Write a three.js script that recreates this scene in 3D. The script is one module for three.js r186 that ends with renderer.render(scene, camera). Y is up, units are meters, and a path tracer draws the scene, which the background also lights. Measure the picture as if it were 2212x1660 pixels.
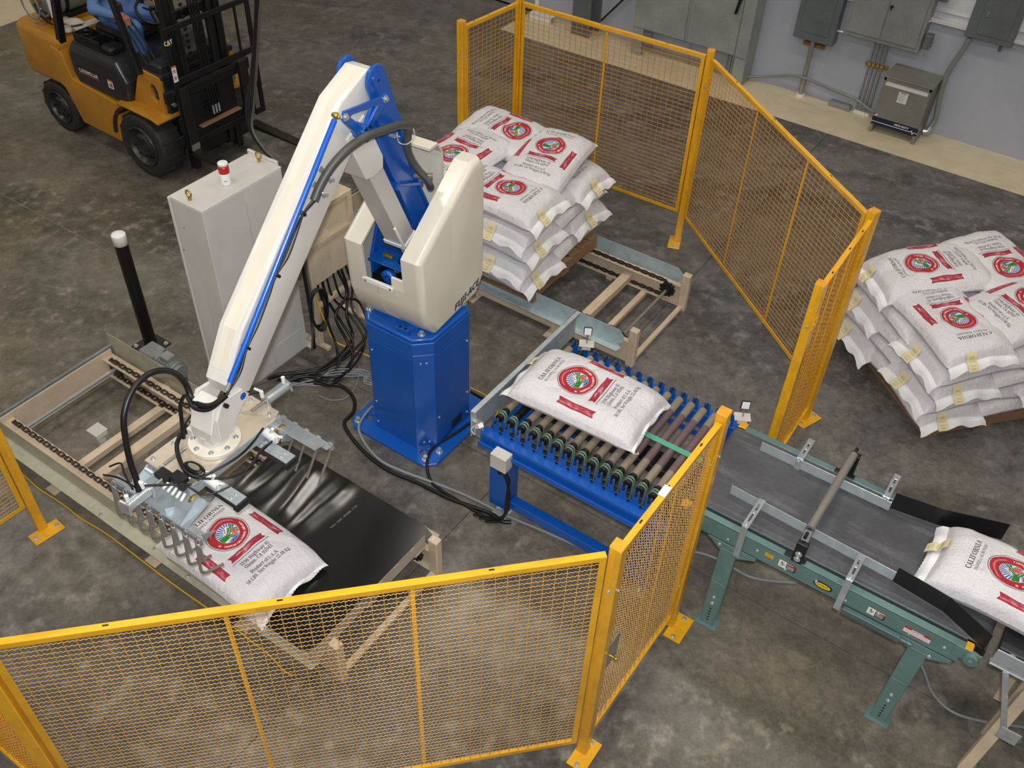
import * as THREE from 'three';
import { mergeGeometries, toCreasedNormals } from 'three/addons/utils/BufferGeometryUtils.js';
import { RectAreaLightUniformsLib } from 'three/addons/lights/RectAreaLightUniformsLib.js';
import { FontLoader } from 'three/addons/loaders/FontLoader.js';
import { TextGeometry } from 'three/addons/geometries/TextGeometry.js';
import { MarchingCubes } from 'three/addons/objects/MarchingCubes.js';
import { Brush, Evaluator, SUBTRACTION } from 'three-bvh-csg';

// ------------------------------------------------------------------ camera, lights, exposure
RectAreaLightUniformsLib.init();
const scene = new THREE.Scene();
const camera = new THREE.PerspectiveCamera(43.95, 2212 / 1660, 0.05, 60);
camera.position.set(0, 5, 0);
camera.up.set(-0.40877, 0.72963, -0.54822);
camera.lookAt(-0.398825, 5 - 0.683117, -0.611792);
const renderer = new THREE.WebGLRenderer({ antialias: true });
renderer.toneMapping = THREE.LinearToneMapping;
renderer.toneMappingExposure = 1.0;
renderer.shadowMap.enabled = true;
scene.background = new THREE.Color(0x0b0b0c);

const CEIL = 8.2;
const ROOM = { x0: -12.4, x1: 4.6, z0: -10.56, z1: 5.2 };
const LAMP_NITS = 13.5, LAMP_COLOR = new THREE.Color(1.0, 0.935, 0.83);
const lampSpots = [];
for (const x of [-10.7, -4.9, -1.2, 2.6]) for (const z of [-6.7, -2.0, 2.4]) lampSpots.push([x, z]);
const FLASH = { pos: [0.02, 5.2, 0.02], cd: 64, color: new THREE.Color(0.9, 0.95, 1.0) };
{
  const f = new THREE.SpotLight(FLASH.color, FLASH.cd, 0, 0.86, 0.6, 2);
  f.position.set(...FLASH.pos); f.castShadow = true; f.shadow.radius = 2; f.shadow.mapSize.set(2048, 2048);
  f.target.position.set(-2.9, 0, -4.4); f.name = 'flash_light'; scene.add(f); scene.add(f.target);
}

// ------------------------------------------------------------------ helpers
let seed = 20240607;
function rnd() { seed = (seed * 1664525 + 1013904223) >>> 0; return seed / 4294967296; }
const rr = (a, b) => a + (b - a) * rnd();
const V = (x, y, z) => new THREE.Vector3(x, y, z);
const names = new Map();
function numbered(n) { const k = names.get(n) || 0; names.set(n, k + 1); return k ? `${n}_${String(k).padStart(3, '0')}` : n; }
function thing(name, label, category, [x, y, z] = [0, 0, 0], turn = 0, group) {
  const o = new THREE.Group(); o.name = numbered(name); o.position.set(x, y, z); o.rotation.y = turn;
  o.userData = { label, category }; if (group) o.userData.group = group; scene.add(o); return o;
}
function clean(g) {
  g = g.index ? g.toNonIndexed() : g;
  for (const k of Object.keys(g.attributes)) if (!['position', 'normal', 'uv'].includes(k)) g.deleteAttribute(k);
  if (!g.attributes.normal) g.computeVertexNormals();
  g.morphAttributes = {}; g.clearGroups();
  return g;
}
function boxUV(g) {
  const p = g.attributes.position, n = g.attributes.normal, uv = new Float32Array(p.count * 2);
  for (let i = 0; i < p.count; i++) {
    const ax = Math.abs(n.getX(i)), ay = Math.abs(n.getY(i)), az = Math.abs(n.getZ(i));
    let u, v; if (ay >= ax && ay >= az) { u = p.getX(i); v = p.getZ(i); } else if (ax >= az) { u = p.getZ(i); v = p.getY(i); } else { u = p.getX(i); v = p.getY(i); }
    uv[2 * i] = u; uv[2 * i + 1] = v;
  }
  g.setAttribute('uv', new THREE.BufferAttribute(uv, 2)); return g;
}
function geo(list, keep) {
  list = (Array.isArray(list) ? list : [list]).map(clean);
  list.forEach(g => { if (!keep || !g.attributes.uv) boxUV(g); });
  return list.length > 1 ? mergeGeometries(list) : list[0];
}
function mesh(name, g, m) { const o = new THREE.Mesh(g, m); o.name = name; o.castShadow = o.receiveShadow = true; return o; }
function part(parent, name, list, m, label, keep) {
  const o = mesh(name, geo(list, keep), m); if (label) o.userData.label = label; parent.add(o); return o;
}
function single(name, list, m, label, category, group, keep) {
  const o = mesh(numbered(name), geo(list, keep), m); o.userData = { label, category }; if (group) o.userData.group = group; scene.add(o); return o;
}
function structure(name, list, m, keep, label) {
  const o = mesh(name, geo(list, keep), m); o.userData = { kind: 'structure' }; if (label) o.userData.label = label; scene.add(o); return o;
}
// chamfered box, centred at x,y,z
function bx(w, h, d, x = 0, y = 0, z = 0, c = 0.003) {
  c = Math.min(c, w * .3, h * .3, d * .3);
  const X = w / 2, Y = h / 2, Z = d / 2, P = [], tri = (a, b, e) => P.push(...a, ...b, ...e);
  const quad = (a, b, e, f) => { tri(a, b, e); tri(a, e, f); };
  const out = (f, n) => { // orient outward
    const [a, b, e] = f, ab = b.map((q, i) => q - a[i]), ae = e.map((q, i) => q - a[i]);
    const cr = [ab[1] * ae[2] - ab[2] * ae[1], ab[2] * ae[0] - ab[0] * ae[2], ab[0] * ae[1] - ab[1] * ae[0]];
    return cr[0] * n[0] + cr[1] * n[1] + cr[2] * n[2] >= 0 ? f : f.slice().reverse();
  };
  const S = [-1, 1], fx = (s, a, b) => [s * X, a * (Y - c), b * (Z - c)], fy = (s, a, b) => [a * (X - c), s * Y, b * (Z - c)], fz = (s, a, b) => [a * (X - c), b * (Y - c), s * Z];
  for (const s of S) {
    for (const [f, n] of [[fx, [s, 0, 0]], [fy, [0, s, 0]], [fz, [0, 0, s]]]) quad(...out([f(s, -1, -1), f(s, 1, -1), f(s, 1, 1), f(s, -1, 1)], n));
    for (const t of S) {
      quad(...out([fx(s, t, -1), fx(s, t, 1), fy(t, s, 1), fy(t, s, -1)], [s, t, 0]));
      quad(...out([fx(s, -1, t), fx(s, 1, t), fz(t, s, 1), fz(t, s, -1)], [s, 0, t]));
      quad(...out([fy(s, -1, t), fy(s, 1, t), fz(t, 1, s), fz(t, -1, s)], [0, s, t]));
      for (const u of S) tri(...out([fx(s, t, u), fy(t, s, u), fz(u, s, t)], [s, t, u]));
    }
  }
  const g = new THREE.BufferGeometry(); g.setAttribute('position', new THREE.Float32BufferAttribute(P, 3)); g.computeVertexNormals(); g.translate(x, y, z); return g;
}
// box given by two corners
const bb = (x0, x1, y0, y1, z0, z1, c) => bx(Math.abs(x1 - x0), Math.abs(y1 - y0), Math.abs(z1 - z0), (x0 + x1) / 2, (y0 + y1) / 2, (z0 + z1) / 2, c);
const UP = V(0, 1, 0);
function along(g, a, b) { // y axis of g (centred) placed from a to b
  const A = V(...a), B = V(...b), d = B.clone().sub(A).normalize();
  g.applyQuaternion(new THREE.Quaternion().setFromUnitVectors(UP, d)); const m = A.add(B).multiplyScalar(.5); g.translate(m.x, m.y, m.z); return g;
}
function cyl(a, b, r, n = 16, r2 = r) { const L = Math.hypot(b[0] - a[0], b[1] - a[1], b[2] - a[2]); return along(new THREE.CylinderGeometry(r2, r, L, n), a, b); }
function pipe(a, b, r, ri, n = 20) { // hollow cylinder
  const L = Math.hypot(b[0] - a[0], b[1] - a[1], b[2] - a[2]) / 2;
  return along(new THREE.LatheGeometry([[ri, -L], [r, -L], [r, L], [ri, L], [ri, -L]].map(p => new THREE.Vector2(...p)), n), a, b);
}
// beam of rectangular section w (along hint side) x t between a and b
function beam(a, b, w, t, hint = [0, 1, 0], c = 0.002) {
  const A = V(...a), B = V(...b), y = B.clone().sub(A), L = y.length(); y.normalize();
  const x = V(...hint).cross(y); if (x.length() < 1e-4) x.set(1, 0, 0).cross(y); x.normalize(); const z = x.clone().cross(y);
  const g = bx(w, L, t, 0, 0, 0, c); g.applyMatrix4(new THREE.Matrix4().makeBasis(x, y, z)); const m = A.add(B).multiplyScalar(.5); g.translate(m.x, m.y, m.z); return g;
}
function tube(pts, r, seg = 0, n = 8, closed = false) {
  const c = new THREE.CatmullRomCurve3(pts.map(p => V(...p)), closed, 'centripetal');
  return new THREE.TubeGeometry(c, seg || Math.max(12, pts.length * 6), r, n, closed);
}
function shapeOf(pts, holes = []) { const s = new THREE.Shape(pts.map(p => new THREE.Vector2(...p))); holes.forEach(h => s.holes.push(new THREE.Path(h.map(p => new THREE.Vector2(...p))))); return s; }
const circ = (x, y, r, n = 20) => Array.from({ length: n }, (_, i) => [x + r * Math.cos(-i / n * Math.PI * 2), y + r * Math.sin(-i / n * Math.PI * 2)]);
// xy outline extruded from z0 to z1
function prism(pts, z0, z1, bev = 0.003, holes = []) {
  bev = Math.min(bev, (z1 - z0) * .4);
  const g = new THREE.ExtrudeGeometry(shapeOf(pts, holes), { depth: z1 - z0 - 2 * bev, bevelEnabled: bev > 0, bevelSize: bev, bevelOffset: -bev, bevelThickness: bev, bevelSegments: bev > .03 ? 6 : bev > .01 ? 3 : 1, curveSegments: 10 });
  g.translate(0, 0, z0 + bev); return bev > .01 ? toCreasedNormals(g, .55) : g;
}
// zy outline (first = z) extruded from x0 to x1
function prismX(pts, x0, x1, bev, holes) { const g = prism(pts, -x1, -x0, bev, holes); g.rotateY(-Math.PI / 2); return g; }
// xz outline extruded from y0 to y1
function prismY(pts, y0, y1, bev, holes = []) { const g = prism(pts.map(p => [p[0], -p[1]]), y0, y1, bev, holes.map(h => h.map(p => [p[0], -p[1]]))); g.rotateX(-Math.PI / 2); return g; }
function lathe(pts, n = 24) { return new THREE.LatheGeometry(pts.map(p => new THREE.Vector2(...p)), n); }
function bolt(x, y, z, r = .011, h = .009, axis = 'y') {
  const a = new THREE.CylinderGeometry(r * 1.6, r * 1.6, .003, 12), b = new THREE.CylinderGeometry(r, r, h, 6); a.translate(0, .0015, 0); b.translate(0, h / 2 + .003, 0);
  const g = mergeGeometries([clean(a), clean(b)]);
  if (axis === 'x') g.rotateZ(-Math.PI / 2); if (axis === 'z') g.rotateX(Math.PI / 2); if (axis === '-z') g.rotateX(-Math.PI / 2);
  g.translate(x, y, z); return g;
}
const LIFT = .12, KL = .9717; // conveyor line height correction
function lift(root, dy, keep = []) { root.traverse(o => { if (o.isMesh && !keep.includes(o.name) && !o.userData.lifted) { if (o.geometry.type === 'PlaneGeometry') o.position.y += dy; else o.geometry.translate(0, dy, 0); o.userData.lifted = 1; } }); root.traverse(o => delete o.userData.lifted); }
function bolts(parent, spots, m, r, h, axis) { spots.forEach(s => part(parent, 'bolt', bolt(s[0], s[1], s[2], r, h, axis), m)); }
const clampN = (v, a = 0, b = 1) => Math.min(b, Math.max(a, v));
const sm = (a, b, x) => { x = clampN((x - a) / (b - a)); return x * x * (3 - 2 * x); };
// value noise
const NZ = 256, lattice = Float32Array.from({ length: NZ * NZ }, rnd);
function vn(x, y) {
  const xi = Math.floor(x), yi = Math.floor(y), fx = x - xi, fy = y - yi, u = fx * fx * (3 - 2 * fx), v = fy * fy * (3 - 2 * fy);
  const a = xi & 255, b = (xi + 1) & 255, c = (yi & 255) << 8, d = ((yi + 1) & 255) << 8;
  const p = lattice[c | a], q = lattice[c | b], r = lattice[d | a], s = lattice[d | b];
  return p + (q - p) * u + (r - p + (p - q - r + s) * u) * v;
}
function fbm(x, y, o) { let s = 0, a = .5, t = 0; for (let i = 0; i < o; i++) { s += a * vn(x, y); t += a; a *= .55; x = x * 2.03 + 17.1; y = y * 2.03 + 9.7; } return s / t; }
function dataTex(w, h, fn, srgb) {
  const d = new Uint8Array(w * h * 4), o = [0, 0, 0];
  for (let j = 0; j < h; j++) for (let i = 0; i < w; i++) { fn(i, j, o); const k = (j * w + i) * 4; d[k] = o[0]; d[k + 1] = o[1]; d[k + 2] = o[2]; d[k + 3] = 255; }
  const t = new THREE.DataTexture(d, w, h); t.magFilter = THREE.LinearFilter; t.minFilter = THREE.LinearMipmapLinearFilter; t.generateMipmaps = true; t.wrapS = t.wrapT = THREE.RepeatWrapping;
  if (srgb) t.colorSpace = THREE.SRGBColorSpace; t.needsUpdate = true; return t;
}
// tileable noise by blending
function tn(i, j, n, f, o) { const a = i / n, b = j / n, g = (x, y) => fbm(x * f, y * f, o); const u = sm(.7, 1, a), v = sm(.7, 1, b); const A = g(a, b) * (1 - u) + g(a - 1 + 40, b) * u, B = g(a, b - 1 + 40) * (1 - u) + g(a - 1 + 40, b - 1 + 40) * u; return A * (1 - v) + B * v; }
const dirtTex = dataTex(512, 512, (i, j, o) => { const n = tn(i, j, 512, 5, 4), f = tn(i, j, 512, 60, 2); const v = 255 * clampN(.86 + .2 * n + .06 * (f - .5)); o[0] = v; o[1] = v * .995; o[2] = v * .985; }, true);
const roughTex = dataTex(256, 256, (i, j, o) => { const n = tn(i, j, 256, 9, 4); const v = 255 * clampN(.72 + .5 * (n - .3)); o[0] = o[1] = o[2] = v; });
const spangleTex = dataTex(512, 512, (i, j, o) => { const n = Math.floor(tn(i, j, 512, 26, 2) * 9) / 9, m = tn(i, j, 512, 4, 3); const v = 255 * clampN(.82 + .13 * n + .12 * (m - .5)); o[0] = v * .98; o[1] = v; o[2] = v * 1.01; }, true);
const cleanTex = dataTex(256, 256, (i, j, o) => { const n = tn(i, j, 256, 4, 3); const v = 255 * clampN(.955 + .08 * (n - .5)); o[0] = v; o[1] = v; o[2] = v; }, true);
const M = {};
function paint(key, color, rough = .42, o = {}) {
  return M[key] = new THREE.MeshPhysicalMaterial({ color, roughness: rough, map: o.plain ? null : (o.map || dirtTex), roughnessMap: o.plain ? null : roughTex, metalness: o.metal || 0, clearcoat: o.coat || 0, clearcoatRoughness: .15, side: o.side || THREE.FrontSide });
}
paint('yellow', 0xecae20, .38, { coat: .35 });
paint('wire', 0xe79f2a, .42);
paint('wireglare', 0xebb766, .36, { coat: .4 });  // wire paint of the fine panels, overhead glare put into its paler colour
paint('cream', 0xf0e8d8, .3, { coat: .5 });
paint('white', 0xe6e2dc, .34, { coat: .3 });
paint('lightgrey', 0xcdc8c2, .42);
paint('robotblue', 0x0f59b6, .3, { coat: .5 });
paint('rodblue', 0x0f62d2, .25, { coat: .6 });
paint('beige', 0xd3bfa6, .45, { coat: .1 });
paint('beigeplate', 0xd8c8ae, .45);
paint('teal', 0x648280, .42);
paint('tealdark', 0x50696a, .45);
paint('elecgrey', 0x969c9a, .45); paint('elecdark', 0x666d70, .45); paint('transgrey', 0x82817b, .48); paint('elecmid', 0x888c8b, .45);
paint('black', 0x17171a, .5); paint('rubber', 0x1a1a1c, .55); paint('cable', 0x121214, .4, { plain: true }); paint('greycable', 0x85868a, .5, { plain: true }); paint('yellowcable', 0xe0a916, .5, { plain: true });
paint('hosegrey', 0x4a4947, .42, { plain: true });
paint('charcoal', 0x2b2d31, .45); paint('truckyellow', 0xc4892a, .42, { coat: .15 }); paint('truckdark', 0x26282d, .38, { coat: .2 });
paint('steeldark', 0x2a2826, .5, { metal: .3 });
paint('galv', 0xd0d4d7, .34, { metal: .3, map: spangleTex }); paint('zinc', 0xdfe2e5, .26, { metal: .6, map: spangleTex }); paint('steel', 0xaaa7a2, .33, { metal: .6 });
paint('chain', 0x57524d, .4, { metal: .8 }); paint('guard', 0x9fa8ab, .38, { metal: .6, map: spangleTex }); paint('gold', 0xc8a552, .35, { metal: .8 });
paint('aluminium', 0xe6d9c4, .3, { metal: .4 }); paint('roller', 0x8d8271, .55); paint('rollerpurple', 0x6e5a5e, .55); paint('beltgreen', 0x6c8c7a, .5); paint('stripgreen', 0x54a587, .5);
paint('rag', 0xd9cfc0, .9); paint('red', 0xc2181a, .35, { plain: true }); paint('plastwhite', 0xe9e9e7, .35, { plain: true });
paint('wood', 0x8b6a4c, .8); paint('oldwood', 0xb3a79a, .85);
paint('bluewash', 0xccd6db, .28, { metal: .5, map: spangleTex });
paint('cabinet', 0xd6d2cd, .4, { map: 0 }); paint('bollard', 0x101012, .55); paint('tyre', 0x2b2a2a, .8); paint('seat', 0x16161a, .7); paint('pouch', 0x4a2418, .6);
for (const k of ['cream', 'white', 'cabinet', 'robotblue', 'rodblue', 'lightgrey']) { M[k].map = cleanTex; M[k].roughnessMap = null; }
M.roller.roughnessMap = M.rollerpurple.roughnessMap = null;
// printed things: flat sheets with a drawn face
function canvasTex(w, h, draw) { const c = document.createElement('canvas'); c.width = w; c.height = h; const x = c.getContext('2d'); draw(x, w, h); const t = new THREE.CanvasTexture(c); t.colorSpace = THREE.SRGBColorSpace; t.anisotropy = 8; return t; }
function printMat(w, h, draw, rough = .45) { return new THREE.MeshStandardMaterial({ map: canvasTex(w, h, draw), roughness: rough }); }
function sticker(parent, name, w, h, m, pos, rot, label) { // thin sheet facing local +z before rot
  const g = new THREE.PlaneGeometry(w, h); const o = mesh(name, g, m); o.position.set(...pos); o.rotation.set(...rot); if (label) o.userData.label = label; parent.add(o); return o;
}
// ------------------------------------------------------------------ the hall
function floorColour(x, z, o) {
  const big = fbm(x * .55 + 3, z * .55 + 7, 4), mid = fbm(x * 2.1 + 31, z * 2.1 + 11, 5), fine = fbm(x * 13 + 5, z * 13 + 2, 4), grit = vn(x * 90, z * 90), warm = fbm(x * .33 + 71, z * .33 + 45, 3), streak = fbm(x * 1.1 + z * 2.3, (z - x) * .35 + 60, 4);
  const f2 = fbm(x * 34 + 8, z * 34 + 3, 3), scuff = fbm(x * 1.2 - z * 6, z * 1.4 + x * 7 + 20, 3); let v = 109 + 38 * (big - .5) + 44 * (mid - .5) + 36 * (fine - .5) + 26 * (f2 - .5) + 14 * (grit - .5) + 22 * (scuff - .5);
  v -= 34 * sm(.44, .78, mid) * sm(.25, .8, fine + .2 * big);
  v += 30 * sm(.5, .85, fine) * sm(.4, .7, streak);
  v -= 20 * sm(.45, .75, streak);
  const w = clampN(.35 + 2.2 * (warm - .45) + .8 * (mid - .5), 0, 1);
  o[0] = clampN(v * (1.01 + .05 * w), 20, 215); o[1] = clampN(v * (.985 + .0 * w), 20, 215); o[2] = clampN(v * (.96 - .13 * w), 18, 215);
}
{
  const root = new THREE.Group(); root.name = 'floor'; root.userData = { kind: 'structure' }; scene.add(root);
  part(root, 'sub_base', bb(ROOM.x0, ROOM.x1, -.25, -.03, ROOM.z0, ROOM.z1, .001), new THREE.MeshStandardMaterial({ color: 0x24211d, roughness: .95 }));
  const xs = [ROOM.x0, -2.43, ROOM.x1], zs = [ROOM.z0, -3.75, -.1, ROOM.z1], res = [[[1400, 960], [1536, 1500]], [[2048, 768], [2048, 1080]], [[512, 256], [512, 256]]];
  for (let a = 0; a < 3; a++) for (let b = 0; b < 2; b++) {
    const x0 = xs[b], x1 = xs[b + 1], z0 = zs[a], z1 = zs[a + 1], [w, h] = res[a][b];
    const t = dataTex(w, h, (i, j, o) => floorColour(x0 + (x1 - x0) * i / w, z0 + (z1 - z0) * j / h, o), true);
    const rt = dataTex(256, 256, (i, j, o) => { const x = x0 + (x1 - x0) * i / 256, z = z0 + (z1 - z0) * j / 256; o[0] = o[1] = o[2] = 255 * clampN(.62 + .9 * (fbm(x * 2.1 + 31, z * 2.1 + 11, 4) - .45)); });
    const g = new THREE.BoxGeometry(x1 - x0 - .005, .06, z1 - z0 - .005); const p = g.attributes.position, uv = g.attributes.uv;
    for (let i = 0; i < p.count; i++) uv.setXY(i, p.getX(i) / (x1 - x0) + .5, p.getZ(i) / (z1 - z0) + .5);
    g.translate((x0 + x1) / 2, -.03, (z0 + z1) / 2);
    part(root, 'concrete_slab', g, new THREE.MeshPhysicalMaterial({ map: t, roughness: .55, roughnessMap: rt, clearcoat: .12, clearcoatRoughness: .3 }), null, true);
  }
}
part(scene.getObjectByName('floor'), 'joint_filler', bb(ROOM.x0, -4.6, -.02, -.0008, -3.7525, -3.7475, .0005), new THREE.MeshStandardMaterial({ color: 0x9a8a70, roughness: .9 }), 'pale tan joint filler');
const stripTex = dataTex(1024, 256, (i, j, o) => { const n = fbm(i * .02, j * .02, 4), s = fbm(i * .006 + 9, j * .22, 4), f = vn(i * .7, j * .7); let v = 1 - .1 * n - .03 * f - .16 * sm(.6, .85, s) * sm(.4, .7, fbm(i * .012, j * .03 + 40, 3)); o[0] = 233 * v; o[1] = 219 * v * .995; o[2] = 190 * v * .98; }, true);
{
  const m = new THREE.MeshPhysicalMaterial({ map: stripTex, roughness: .42, clearcoat: .25, clearcoatRoughness: .25 });
  const strip = (n, x0, x1, z0, z1) => { const g = bb(x0, x1, .0005, .003, z0, z1, .0005); clean(g); boxUV(g); const uv = g.attributes.uv; for (let i = 0; i < uv.count; i++) uv.setXY(i, uv.getX(i) / 3.2, uv.getY(i) / .8); structure(n, g, m, true, 'cream painted strip of floor along the wall'); };
  strip('trim_1', -6.82, ROOM.x1, -10.56, -9.83); strip('trim_2', -12.4, -11.66, -10.56, ROOM.z1);
}
const wallTex = dataTex(512, 256, (i, j, o) => { const n = tn(i, j, 512, 5, 5), f = vn(i * .9, j * .9); const v = .93 + .1 * (n - .5) + .03 * (f - .5); o[0] = 178 * v; o[1] = 182 * v; o[2] = 195 * v; }, true);
wallTex.repeat.set(.35, .7);
const wallMat = new THREE.MeshStandardMaterial({ map: wallTex, roughness: .62 });
const linerMat = new THREE.MeshStandardMaterial({ color: 0xd9dbe0, roughness: .55, map: dirtTex });
const backMat = new THREE.MeshStandardMaterial({ color: 0xbdb9b2, roughness: .8, map: dirtTex });
structure('wall_back', [bb(-6.72, ROOM.x1 + .2, -.05, 1.16, -10.76, ROOM.z0, .002), bb(-12.6, -8.3, -.05, 1.16, -10.76, ROOM.z0, .002)], wallMat);
{ // quilted white liner above the grey wall
  const g = new THREE.PlaneGeometry(17.4, CEIL - 1.2, 160, 30), p = g.attributes.position;
  for (let i = 0; i < p.count; i++) { const x = p.getX(i), y = p.getY(i); p.setZ(i, .035 * Math.abs(Math.sin(x * 3.1)) + .03 * (fbm(x * 4, y * 3 + 9, 3) - .5)); }
  g.computeVertexNormals(); g.translate(-4, (CEIL + 1.2) / 2, -10.58);
  const root = structure('wall_back_upper', [g, bb(-12.6, ROOM.x1 + .2, 1.2, CEIL, -10.8, -10.62, .002)], linerMat);
  root.userData.label = 'white quilted liner above the grey wall';
  structure('trim_3', [bb(-12.4, ROOM.x1, 1.16, 1.2, -10.62, -10.5, .004), bb(-12.4, ROOM.x1, 1.27, 1.285, -10.6, -10.53, .003)], linerMat);
}
{ // door beside the wall
  const d = new THREE.Group(); d.name = 'door_1'; d.userData = { kind: 'structure' }; scene.add(d); d.position.set(-7.5, 0, -10.6);
  part(d, 'door_leaf', bb(-.72, .72, .01, 1.16, -.03, .02, .004), M.elecgrey); part(d, 'door_frame', [bb(-.8, -.72, 0, 1.16, -.05, .05, .004), bb(.72, .78, 0, 1.16, -.05, .05, .004)], M.plastwhite);
}
structure('wall_left', bb(-12.6, ROOM.x0, -.05, CEIL, ROOM.z0, ROOM.z1, .002), backMat);
structure('wall_right', bb(ROOM.x1, ROOM.x1 + .2, -.05, CEIL, ROOM.z0, ROOM.z1, .002), backMat);
structure('wall_front', bb(-12.6, ROOM.x1 + .2, -.05, CEIL, ROOM.z1, ROOM.z1 + .2, .002), backMat);
structure('ceiling', bb(-12.6, ROOM.x1 + .2, CEIL, CEIL + .2, -10.8, ROOM.z1 + .2, .002), backMat);
// high bay lamps
const glow = new THREE.MeshStandardMaterial({ color: 0xffffff, emissive: LAMP_COLOR, emissiveIntensity: 4, roughness: .6 });
for (const [x, z] of lampSpots) {
  const t = thing('high_bay_lamp', 'long white high bay lamp hung below the ceiling', 'lamp', [x, CEIL - .6, z], 0, 'high bay lamps');
  part(t, 'housing', bb(-.8, .8, .03, .13, -.45, .45, .02), M.plastwhite); part(t, 'diffuser', bb(-.75, .75, .005, .03, -.4, .4, .004), glow);
  for (const s of [-.6, .6]) part(t, 'hanger', cyl([s, .13, 0], [s, .6, 0], .006, 8), M.steel);
  const l = new THREE.RectAreaLight(LAMP_COLOR, LAMP_NITS, 1.5, .8); l.position.set(x, CEIL - .61, z); l.lookAt(x, 0, z); l.castShadow = true; l.name = 'lamp_light'; scene.add(l);
}
{ // the photographer's flash, just above the lens
  const t = thing('flash_unit', 'small black camera flash unit held above the lens', 'flash', [FLASH.pos[0], FLASH.pos[1], FLASH.pos[2]], .58);
  part(t, 'head', bb(-.04, .04, -.02, .035, .03, .1, .004), M.black); part(t, 'lens', bb(-.034, .034, -.014, .03, .02, .03, .002), new THREE.MeshStandardMaterial({ color: 0xffffff, emissive: FLASH.color, emissiveIntensity: 2 }));
}
// column and brace on the wall
{
  const t = thing('steel_column', 'dark grey steel wall column standing on a cream base plate', 'column', [-5.9, 0, -10.4]);
  part(t, 'flange', bb(-.13, .13, .02, CEIL - .02, .12, .135, .002), M.elecdark); part(t, 'flange', bb(-.13, .13, .02, CEIL - .02, -.14, -.125, .002), M.elecdark);
  part(t, 'web', bb(-.008, .008, .02, CEIL - .02, -.125, .12, .002), M.elecdark);
  part(t, 'base_plate', bb(-.17, .19, .003, .02, -.14, .17, .003), M.beigeplate);
  single('cross_brace', cyl([-5.74, .18, -10.5], [-2.2, 4.4, -10.5], .012, 8), M.steeldark, 'thin dark diagonal brace rod rising from the wall column', 'brace');
  const w = thing('floor_channel', 'short white metal channel lying on the cream strip beside the wall column', 'channel', [-6.56, .003, -10.42], -.06);
  part(w, 'web_plate', bb(-.17, .17, .07, .08, -.05, .06, .002), M.plastwhite); part(w, 'side', bb(-.17, .17, 0, .07, .05, .06, .002), M.plastwhite); part(w, 'side', bb(-.17, .17, 0, .07, -.05, -.04, .002), M.plastwhite);
}
// ------------------------------------------------------------------ electrical equipment on the wall
{
  const t = thing('switchgear_cabinet', 'tall pale grey two door switchgear cabinet with a black lever handle', 'cabinet', [-4.42, .003, -10.39]);
  part(t, 'body', bb(-.74, .74, .335, 2.1, -.155, .12, .005), M.elecgrey); part(t, 'door', bb(-.735, -.06, .34, 2.09, .12, .142, .006), M.elecgrey); part(t, 'door', bb(-.02, .59, .34, 2.09, .12, .142, .006), M.elecgrey);
  part(t, 'side_panel', bb(.6, .74, .335, 2.09, .12, .135, .004), M.elecgrey);
  const h = part(t, 'lever_handle', [beam([.53, .82, .17], [.56, 1.0, .17], .03, .03), cyl([.56, 1.0, .14], [.56, 1.0, .19], .03, 12)], M.black, 'black lever handle');
  part(t, 'leg', prismX([[-.15, 0], [-.1, 0], [-.1, .2], [.02, .335], [-.15, .335]].map(p => p), -.74, -.6, .003), M.elecgrey); part(t, 'leg', bb(-.74, -.6, 0, .335, .08, .13, .003), M.elecgrey);
  part(t, 'leg', bb(.6, .74, 0, .335, -.15, .12, .004), M.elecgrey); part(t, 'cross_rail', bb(-.6, .6, .27, .33, -.1, -.05, .004), M.elecdark);
  for (const x of [-.03, .46, .5, .55]) part(t, 'conduit', cyl([x, 0, -.03], [x, .335, -.03], .012, 10), M.steel);
  bolts(t, [[-.64, .02, .13], [.62, .02, .12]], M.steel, .01, .008, 'z');
}
function panelBoard(name, label, x0, x1, y0, y1, zf, m, extra) {
  const t = thing(name, label, 'panel', [(x0 + x1) / 2, y0, ROOM.z0]); const w = (x1 - x0) / 2, d = zf - ROOM.z0, h = y1 - y0;
  part(t, 'enclosure', bb(-w, w, 0, h, 0, d - .012, .004), m); extra(t, w, h, d); return t;
}
panelBoard('breaker_panel', 'dark grey breaker panel above a single steel conduit', -3.26, -2.8, .67, 1.75, -10.42, M.elecdark, (t, w, h, d) => {
  part(t, 'cover', bb(-w + .004, w - .004, .004, h, d - .012, d, .003), M.elecdark); part(t, 'door', bb(-w + .07, w - .07, .09, h - .1, d, d + .008, .003), M.elecdark);
  part(t, 'nipple', cyl([w, .16, d * .5], [w + .1, .16, d * .5], .018, 12), M.zinc);
});
panelBoard('wall_cabinet', 'wide grey double door wall cabinet above four thin conduits', -2.71, -1.9, .865, 1.95, -10.36, M.elecmid, (t, w, h, d) => {
  part(t, 'door', bb(-w + .035, -.012, .045, h - .04, d - .012, d + .004, .004), M.elecmid); part(t, 'door', bb(-.008, w - .035, .045, h - .04, d - .012, d + .004, .004), M.elecmid);
  part(t, 'latch', [cyl([.02, .4, d], [.02, .4, d + .02], .016, 14), bx(.012, .05, .012, .02, .39, d + .025)], M.steeldark, 'dark latch handle'); bolts(t, [[w, .32, d * .6]], M.plastwhite, .008, .006, 'x');
  for (const y of [.15, .6]) part(t, 'hinge', bb(-w + .028, -w + .042, y, y + .06, d, d + .01), M.elecmid);
});
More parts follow.
